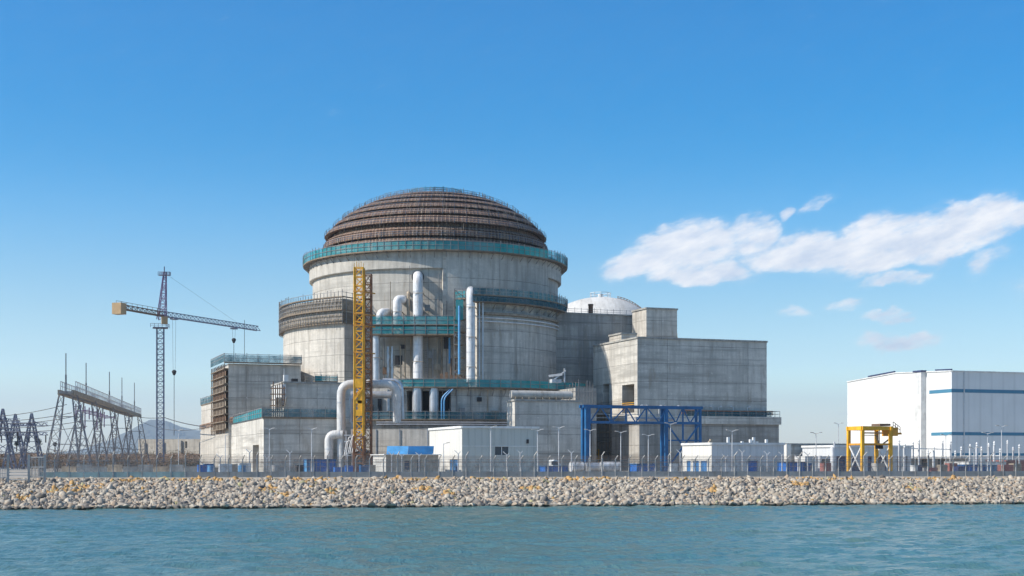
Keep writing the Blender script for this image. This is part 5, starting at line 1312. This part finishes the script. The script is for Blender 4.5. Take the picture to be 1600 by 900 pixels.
# ------------------------------------------------------------------ fence
t = thing('security_fence', 'long grey security fence with solid lower panels and barbed wire along the crest', 'fence', (0, fence_y(0), G))
x = -54.0; n = 0; prev = None; fx = []
while x < 76: fx.append(x); x += 1.42 if False else 1.62
pan_m = {}
for i, x in enumerate(fx):
    y = fence_y(x); big = i % 5 == 0
    m = MB(); h = 2.55 if not big else 3.0; lean = -.35
    m.bar((x, y, G - .3), (x, y, G + h - .45), .055 if not big else .075); m.bar((x, y, G + h - .45), (x + .28, y + lean, G + h), .045)
    o = m.build('post', 'post', t)
    if i < len(fx) - 1:
        x2 = fx[i + 1]; y2 = fence_y(x2); m = MB(); dx = rng.uniform(-.02, .02)
        m.prism([(x + .06, y - .03 + dx), (x2 - .06, y2 - .03 + dx), (x2 - .06, y2 + .03 + dx), (x + .06, y + .03 + dx)], G - .25, G + .62 + rng.uniform(-.02, .02), True, True)
        m.build('panel', 'fteal' if x < -38 else 'fpanel', t)
wires = MB()
for (hh, off, r_) in ((1.75, 0, .035), (2.12, 0, .022), (2.3, -.12, .02), (2.45, -.24, .02), (1.2, 0, .016)):
    for a_, b_ in zip(fx, fx[1:]): wires.bar((a_, fence_y(a_) + off, G + hh), (b_, fence_y(b_) + off, G + hh), r_)
wires.build('barbed_wire', 'rail', t)
m = MB()
for a_, b_ in zip(fx[::4], fx[4::4]): m.face([(a_, fence_y(a_) + .05, G + .6), (b_, fence_y(b_) + .05, G + .6), (b_, fence_y(b_) + .05, G + 2.1), (a_, fence_y(a_) + .05, G + 2.1)])
m.build('wire_mesh', 'mesh', t)
# gate at the left end
gt = thing('mesh_gate', 'tall steel mesh gate between thick posts at the left end of the fence', 'gate', (*P(50, 745, 158).xy, G))
for px in (12.5, 45, 70):
    m = MB(); p = P(px, 750, 157.5); m.bar((*p.xy, G - .9), (*p.xy, G + 2.6), .13, .13, True); m.build('post', 'post', gt)
p, q = P(45, 750, 157.5), P(70, 750, 157.5)
m = MB()
for z in (.1, 1.2, 2.3): m.bar((*p.xy, G + z), (*q.xy, G + z), .05)
for k in range(6): c = p.lerp(q, k / 5); m.bar((*c.xy, G), (*c.xy, G + 2.3), .03)
m.build('gate_frame', 'post', gt); m = MB(); m.face([(p.x, p.y + .05, G), (q.x, q.y + .05, G), (q.x, q.y + .05, G + 2.3), (p.x, p.y + .05, G + 2.3)]); m.build('wire_mesh', 'mesh', gt)
m = MB(); p, q = P(13, 750, 157.5), P(45, 750, 157.5)
for z in (-.2, .25, .6, .9): m.bar((*p.xy, G + z), (*q.xy, G + z), .06)
m.build('barrier_rail', 'post', gt)
m = MB(); p, q = P(-30, 750, 157), P(12, 750, 157.5)
for z in (0, .5, 1.0, 2.2): m.bar((*p.xy, G + z), (*q.xy, G + z), .04)
for k in range(16): c = p.lerp(q, k / 15); m.bar((*c.xy, G - .6), (*c.xy, G + (2.2 if k % 5 == 0 else 1.2)), .03)
m.build('side_railing', 'post', gt)

# ------------------------------------------------------------------ street lamps and poles
def lamp(h, heads=2):
    t = thing('street_lamp', '', 'street lamp', (0, 0, G)); t['h'] = h
    m = MB(); n = 8
    m.lathe([(.08, G), (.075, G + .6), (.045, G + h), (0, G + h + .02)], 0, 0, -180, 180, 45); m.build('pole', 'lamp', t)
    for s in ([-1, 1] if heads == 2 else [1]):
        m = MB(); m.bar((0, 0, G + h - .1), (s * .45, -.1, G + h + .08), .035); a = m.build('arm', 'lamp', t)
        m = MB(); m.bar((s * .4, -.1, G + h + .08), (s * .8, -.15, G + h + .12), .12, .05, True); m.build('lamp_head', 'post', t)
    return t
lamps = [(487, 670, 190, 'double headed lamp before the shaded wall left of the blue container'), (767, 667, 186, 'double headed lamp in front of the middle of the grey green shed'),
         (840, 672, 186, 'lamp at the right corner of the grey green shed'), (873, 668, 188, 'lamp before the grey concrete block with the roof tank'), (922, 672, 190, 'lamp left of the dark bay under the blue gantry'),
         (970, 675, 190, 'lamp before the sunlit wall behind the blue gantry'), (1013, 680, 190, 'lamp with a round sign, left of the thick blue leg'), (1048, 662, 188, 'tall thin pole lamp among the blue gantry legs'),
         (1144, 673, 186, 'lamp before the middle of the silver shed'), (1275, 677, 192, 'lamp between the silver shed and the yellow portal'), (1310, 662, 240, 'tall distant lamp against the sky left of the white hall'),
         (1478, 680, 200, 'lamp before the sunlit corner of the white hall'), (1543, 677, 192, 'lamp before the shaded face of the white hall, left of the tallest one'), (1565, 666, 192, 'tallest lamp before the shaded face of the white hall'),
         (352, 680, 198, 'dark lamp before the sunlit wall at the front left'), (421, 670, 196, 'lamp just right of the corner of the front left building'), (744, 674, 215, 'lamp with dark head left of the grey green shed window'), (279, 672, 230, 'thin lamp in front of the beige wall behind the crane'),
         (1522, 700, 185, 'short lamp before the blue containers under the white hall'), (693, 693, 183, 'short dark topped lamp before the white side of the grey green shed')]
for i, (px, yt, Y, lab) in enumerate(lamps):
    h = zy(yt, Y) - G; o = lamp(h, 1 if i in (14, 19) else 2); o.location = (*P(px, 700, Y).xy, G); o['label'] = lab; o['group'] = 'street lamps on the site'; del o['h']
    for c in o.children: pass
# the lamp's parts were built round the origin at ground level
def pole(px, yt, Y, lab, mat='lamp', r=.06, fork=True):
    p = P(px, yt, Y); m = MB(); m.bar((p.x, p.y, G), (p.x, p.y, p.z), r)
    if fork: m.bar((p.x, p.y, p.z), (p.x - .5, p.y, p.z + .45), r * .8); m.bar((p.x, p.y, p.z - .1), (p.x + .3, p.y, p.z + .3), r * .7)
    o = m.build('utility_pole', mat); recenter(o, (p.x, p.y, G)); tag(o, lab, 'pole', 'white poles behind the fence')
near = {344: 'before the far part of the sunlit left wall', 390: 'beside the doorway of the sunlit left wall', 417: 'at the corner of the front left building', 453: 'before the shaded wall at front left', 543: 'at the foot of the tall white pipe', 612: 'at the left end of the beige hut', 628: 'before the middle of the beige hut', 655: 'before the right part of the beige hut',
        716: 'beside the blue door of the grey green shed', 792: 'under the small shed window', 813: 'right of the small shed window', 893: 'before the white tanks', 1063: 'between the blue gantry and the silver shed', 1134: 'before the left part of the silver shed', 1160: 'left of the blue gate of the silver shed', 1199: 'right of the blue gate of the silver shed', 1222: 'at the right end of the silver shed', 1247: 'before the blue container by the silver shed', 1262: 'forked, left of the thick white column'}
for px, s in near.items(): pole(px, 712 + (px * 7) % 10 - 5, 184 + px % 9, 'white pole with bent top ' + s)
m = MB(); p = P(1301, 735, 206); m.tube([(p.x, p.y, G), (p.x, p.y, zy(699, 206))], .34, 12); m.bar((p.x + .25, p.y, zy(699, 206)), (p.x + .25, p.y, zy(690, 206)), .08); o = m.build('white_column', 'wpipe'); recenter(o, (p.x, p.y, G)); tag(o, 'thick white column left of the yellow portal', 'column')
m = MB(); p = P(1281, 735, 200); m.tube([(p.x, p.y, G), (p.x, p.y, zy(712, 200))], .28, 12); o = m.build('white_column', 'wpipe'); recenter(o, (p.x, p.y, G)); tag(o, 'short white column before the low canopy building', 'column')
# switchyard posts on the right
r2 = random.Random(4)
px = 1405
sy = []
while px < 1600:
    Y = r2.uniform(200, 245); yt = r2.uniform(692, 713); p = P(px, yt, Y)
    t = thing('switchyard_post', 'white switchyard post with insulator on top, in the row before the white hall', 'post', (p.x, p.y, G), 'switchyard posts before the white hall')
    m = MB(); m.bar((0 + p.x, p.y, G), (p.x, p.y, p.z), r2.uniform(.08, .16)); m.build('post', 'lamp', t)
    m = MB(); m.lathe([(.1, p.z), (.2, p.z + .15), (.1, p.z + .3), (.2, p.z + .45), (.08, p.z + .7)], p.x, p.y, -180, 180, 60); m.build('insulator', 'trim', t)
    sy.append(p); px += r2.uniform(7, 15)
for k, (z_c, i0, i1, w_) in enumerate(((0, 1, 7, 'upper'), (-1.2, 2, 9, 'lower'), (-.4, 9, 15, 'right hand'))):
    a_, b_ = sy[i0], sy[min(i1, len(sy) - 1)]; zc3 = min(a_.z, b_.z) + z_c
    m = MB(); m.bar((a_.x, a_.y, zc3), (b_.x, b_.y, zc3), .07); o = m.build('busbar', 'lamp'); recenter(o, (a_.x, a_.y, zc3)); tag(o, w_ + ' grey busbar across the switchyard posts before the white hall', 'busbar')

# ------------------------------------------------------------------ containers, tanks, vehicles and goods behind the fence
def container(px0, px1, yt, Y, lab, mat='cont', depth=2.4, end=True):
    C, a, b = foot(px0, Y, px1, None, depth); t = thing('shipping_container', lab, 'container', (C[0], C[1], G), 'blue containers behind the fence')
    zt = zy(yt, Y); m = MB(); m.prism([p.xy for p in pts4(C, a, b)], G + .1, zt, True); m.build('box', mat, t)
    m = MB()
    for z in (G + .12, zt - .05): 
        q = [z_(p, z) for p in pts4(C, a, b, grow=.03)]
        for i in range(4): m.bar(q[i], q[(i + 1) % 4], .07)
    for p in pts4(C, a, b, grow=.03): m.bar(z_(p, G), z_(p, zt), .08)
    m.build('corner_frame', 'blue', t)
    m = MB(); q = C + U * .3 - V * .05
    for s in (.35, .9, a - .9, a - .35): m.bar(z_(C + U * s - V * .06, G + .3), z_(C + U * s - V * .06, zt - .2), .03)
    m.build('door_bars', 'post', t)
container(481, 489.5, 717.5, 195, 'light blue end section of the container at the foot of the white elbow pipe', 'lblue', 2.4)
container(490.3, 524, 717.5, 195.4, 'dark blue container at the foot of the white elbow pipe')
container(996, 1024, 724.5, 192, 'blue container before the sunlit wall, left of the thick blue gantry leg')
container(1230, 1257, 721.5, 196, 'blue container directly right of the silver shed')
container(1259, 1270, 724, 199, 'small faded blue container next to the one by the silver shed')
container(1511, 1538, 726, 205, 'blue container under a white roofed store before the white hall')
container(1541, 1560, 727, 206, 'smaller blue container right of the one before the white hall', 'lblue')
container(853, 886, 728, 194, 'low dark blue skip before the grey concrete block')
# white tanks
for k, (px, w, lab) in enumerate(((905, 9, 'left white horizontal tank before the dark bay'), (931, 12, 'grey middle tank before the dark bay'), (958, 14, 'right white tank before the sunlit wall'))):
    Y = 200; C, a, b = foot(px - w, Y, px + w, None, 2); t = thing('storage_tank', lab, 'tank', z_(C + U * a / 2, G), 'tanks before the dark bay')
    m = MB(); r_ = .78 if k != 1 else .7; A, B = z_(C + V * 1, G + r_ + .25), z_(C + U * a + V * 1, G + r_ + .25); d = (B - A).normalized(); m.tube([A, A + d * .3, B - d * .3, B], r_, 14); m.build('tank_shell', 'wpipe' if k != 1 else 'gpipe', t, smooth=True)
    for s in (.2, .8): m = MB(); m.box(A.lerp(B, s) - Vector((0, 0, r_ + .25)), .3, 1.3, .5, T); m.build('saddle', 'tan', t)
# white van
t = thing('white_van', 'white van parked behind the fence before the grey concrete block', 'van', (*P(872, 735, 200).xy, G))
C, a, b = foot(864, 199, 884, None, 1.9)
m = MB(); prof = [(0, .35), (0, 1.9), (.25, 2.05), (a - 1.3, 2.05), (a - .75, 1.35), (a - .1, 1.1), (a, .9), (a, .35)]
for vv in (0, b):
    q = [z_(C + U * x + V * vv, G + z) for x, z in prof]; m.face(q if vv else list(reversed(q)))
for i in range(len(prof)): x0_, z0_ = prof[i]; x1_, z1_ = prof[(i + 1) % len(prof)]; m.face([z_(C + U * x0_, G + z0_), z_(C + U * x0_ + V * b, G + z0_), z_(C + U * x1_ + V * b, G + z1_), z_(C + U * x1_, G + z1_)])
m.build('body', 'trim', t)
m = MB(); m.face([z_(C + U * (a - 2.2) - V * .02, G + 1.3), z_(C + U * (a - .95) - V * .02, G + 1.3), z_(C + U * (a - 1.35) - V * .02, G + 1.85), z_(C + U * (a - 2.2) - V * .02, G + 1.85)]); m.build('window', 'glass', t)
for s in (.5, a - .6): m = MB(); m.lathe([(0, 0), (.35, 0), (.35, .2), (0, .2)], 0, 0, -180, 180, 30); c = z_(C + U * s, G + .35); m.v = [(c.x + x, c.y - .05 + z, c.z + y) for x, y, z in m.v]; m.build('wheel', 'dark', t)
# loose goods: crates, drums and bundles
def crate(px, Y, w, h, mat, lab, name='crate', cat='crate'):
    p = P(px, 735, Y); t = thing(name, lab, cat, (p.x, p.y, G)); m = MB(); m.box((p.x, p.y, G + .12), w, w * .8, h, T); m.build('box', mat, t)
    m = MB(); 
    for s in (-.35, 0, .35): m.box((p.x + s * w, p.y, G), .12, w * .8, .12, T)
    m.build('pallet', 'plank', t)
def drum(px, Y, mat, lab):
    p = P(px, 735, Y); t = thing('drum', lab, 'drum', (p.x, p.y, G)); m = MB(); m.lathe([(0, G), (.5, G), (.5, G + .5), (.53, G + .53), (.5, G + .56), (.5, G + 1.3), (0, G + 1.3)], p.x, p.y, -180, 180, 30); m.build('barrel', mat, t)
spots = [(318, 'cont', 'blue crate at the far end of the sunlit left wall'), (326, 'blue', 'blue crate next to the far end crate by the sunlit left wall'), (337, 'tan', 'tan crate before the far part of the sunlit left wall'), (352, 'trim', 'white crate behind the dark lamp at the left wall'), (362, 'tan', 'tan crate left of the blue goods by the left wall'),
         (372, 'blue', 'blue crate before the middle of the sunlit left wall'), (382, 'trim', 'white crate left of the doorway'), (434, 'post', 'grey crate before the shaded front left wall'), (470, 'dark', 'dark crate left of the light blue container'), (529, 'cont', 'blue crate right of the dark blue container'), (545, 'cont', 'blue crate under the small pipe rack'),
         (556, 'red', 'faded red crate at the foot of the yellow mast'), (569, 'blue', 'blue crate at the foot of the brown hoist tower'), (577, 'tan', 'tan crate left of the beige hut'), (1052, 'trim', 'white sack pile behind the thick blue leg'), (1290, 'red', 'faded red crate under the low canopy building'), (1335, 'navy', 'navy crate inside the yellow portal'), (1372, 'post', 'grey crate inside the yellow portal, right side'),
         (1432, 'navy', 'navy crate right of the garage block'), (1446, 'post', 'grey crate among the first switchyard posts'), (1457, 'red', 'faded red crate among the switchyard posts, left one'), (1472, 'tan', 'tan crate under the white hall corner'), (1486, 'red', 'faded red crate under the white hall corner'), (1500, 'navy', 'navy crate left of the blue containers before the hall'), (1571, 'red', 'faded red crate right of the tallest lamp'), (1586, 'tan', 'tan crate near the right edge')]
for i, (px, mt, lab) in enumerate(spots): crate(px, 186 + (i * 5) % 14, rng.uniform(.9, 1.7), rng.uniform(.8, 1.5), mt, lab)
for px, mt, lab in ((330, 'lblue', 'pale blue drum by the sunlit left wall, left one'), (378, 'lblue', 'pale blue drum by the sunlit left wall, right one'), (430, 'post', 'grey drum right of the front left building corner'), (1428, 'trim', 'white drum right of the garage block')): drum(px, 184, mt, lab)
# store with white roof behind the blue containers, low red brown shed row
C, a, b = foot(1514, 214, 1572, None, 6); t = building('site_store', 'low store with a white flat roof behind the blue containers before the hall', 'store', C, a, b, zy(721, 214), 'trim', (), ())
C, a, b = foot(1420, 226, 1512, None, 5); building('brown_shed', 'low brownish shed behind the switchyard posts', 'shed', C, a, b, zy(716, 226), 'tan', [fr(C, U, 1440, 1450, G, 5.2), fr(C, U, 1466, 1478, G, 5.2)], ())
C, a, b = foot(1572, 224, 1680, None, 5); building('red_shed', 'low faded red shed at the right edge before the white hall', 'shed', C, a, b, zy(719, 224), 'red', (), ())
# construction barriers and low teal hoarding left, behind the fence
t = thing('site_hoarding', 'low dull teal and rust hoarding behind the fence below the gantry', 'hoarding', (*P(180, 735, 200).xy, G))
for k in range(9):
    A, B = P(96 + 24 * k, 735, 204), P(96 + 24 * k + 23, 735, 204); m = MB(); m.prism([(A.x, A.y), (B.x, B.y), (B.x, B.y + .1), (A.x, A.y + .1)], G, G + 1.1 + .25 * (k % 2), True); m.build('panel', 'fpanel' if k % 3 else 'tan', t)

# ------------------------------------------------------------------ haze
def haze():
    m = bpy.data.materials.new('haze'); m.use_nodes = True; k = NT(m.node_tree); k.n.clear()
    out = k.node('ShaderNodeOutputMaterial'); v = k.node('ShaderNodeVolumePrincipled'); v.inputs['Density'].default_value = 0.00009
    v.inputs['Color'].default_value = (.72, .86, 1, 1); v.inputs['Anisotropy'].default_value = .2; k.l.new(v.outputs[0], out.inputs['Volume'])
    mb = MB(); mb.prism([(-13500, -13500), (13500, -13500), (13500, 13500), (-13500, 13500)], -6, 600, True, True)
    o = mb.build('haze', m); tag(o, 'pale blue haze in the air that fades the far mountains', 'haze'); o['kind'] = 'stuff'
HAZE = True
if HAZE: haze()
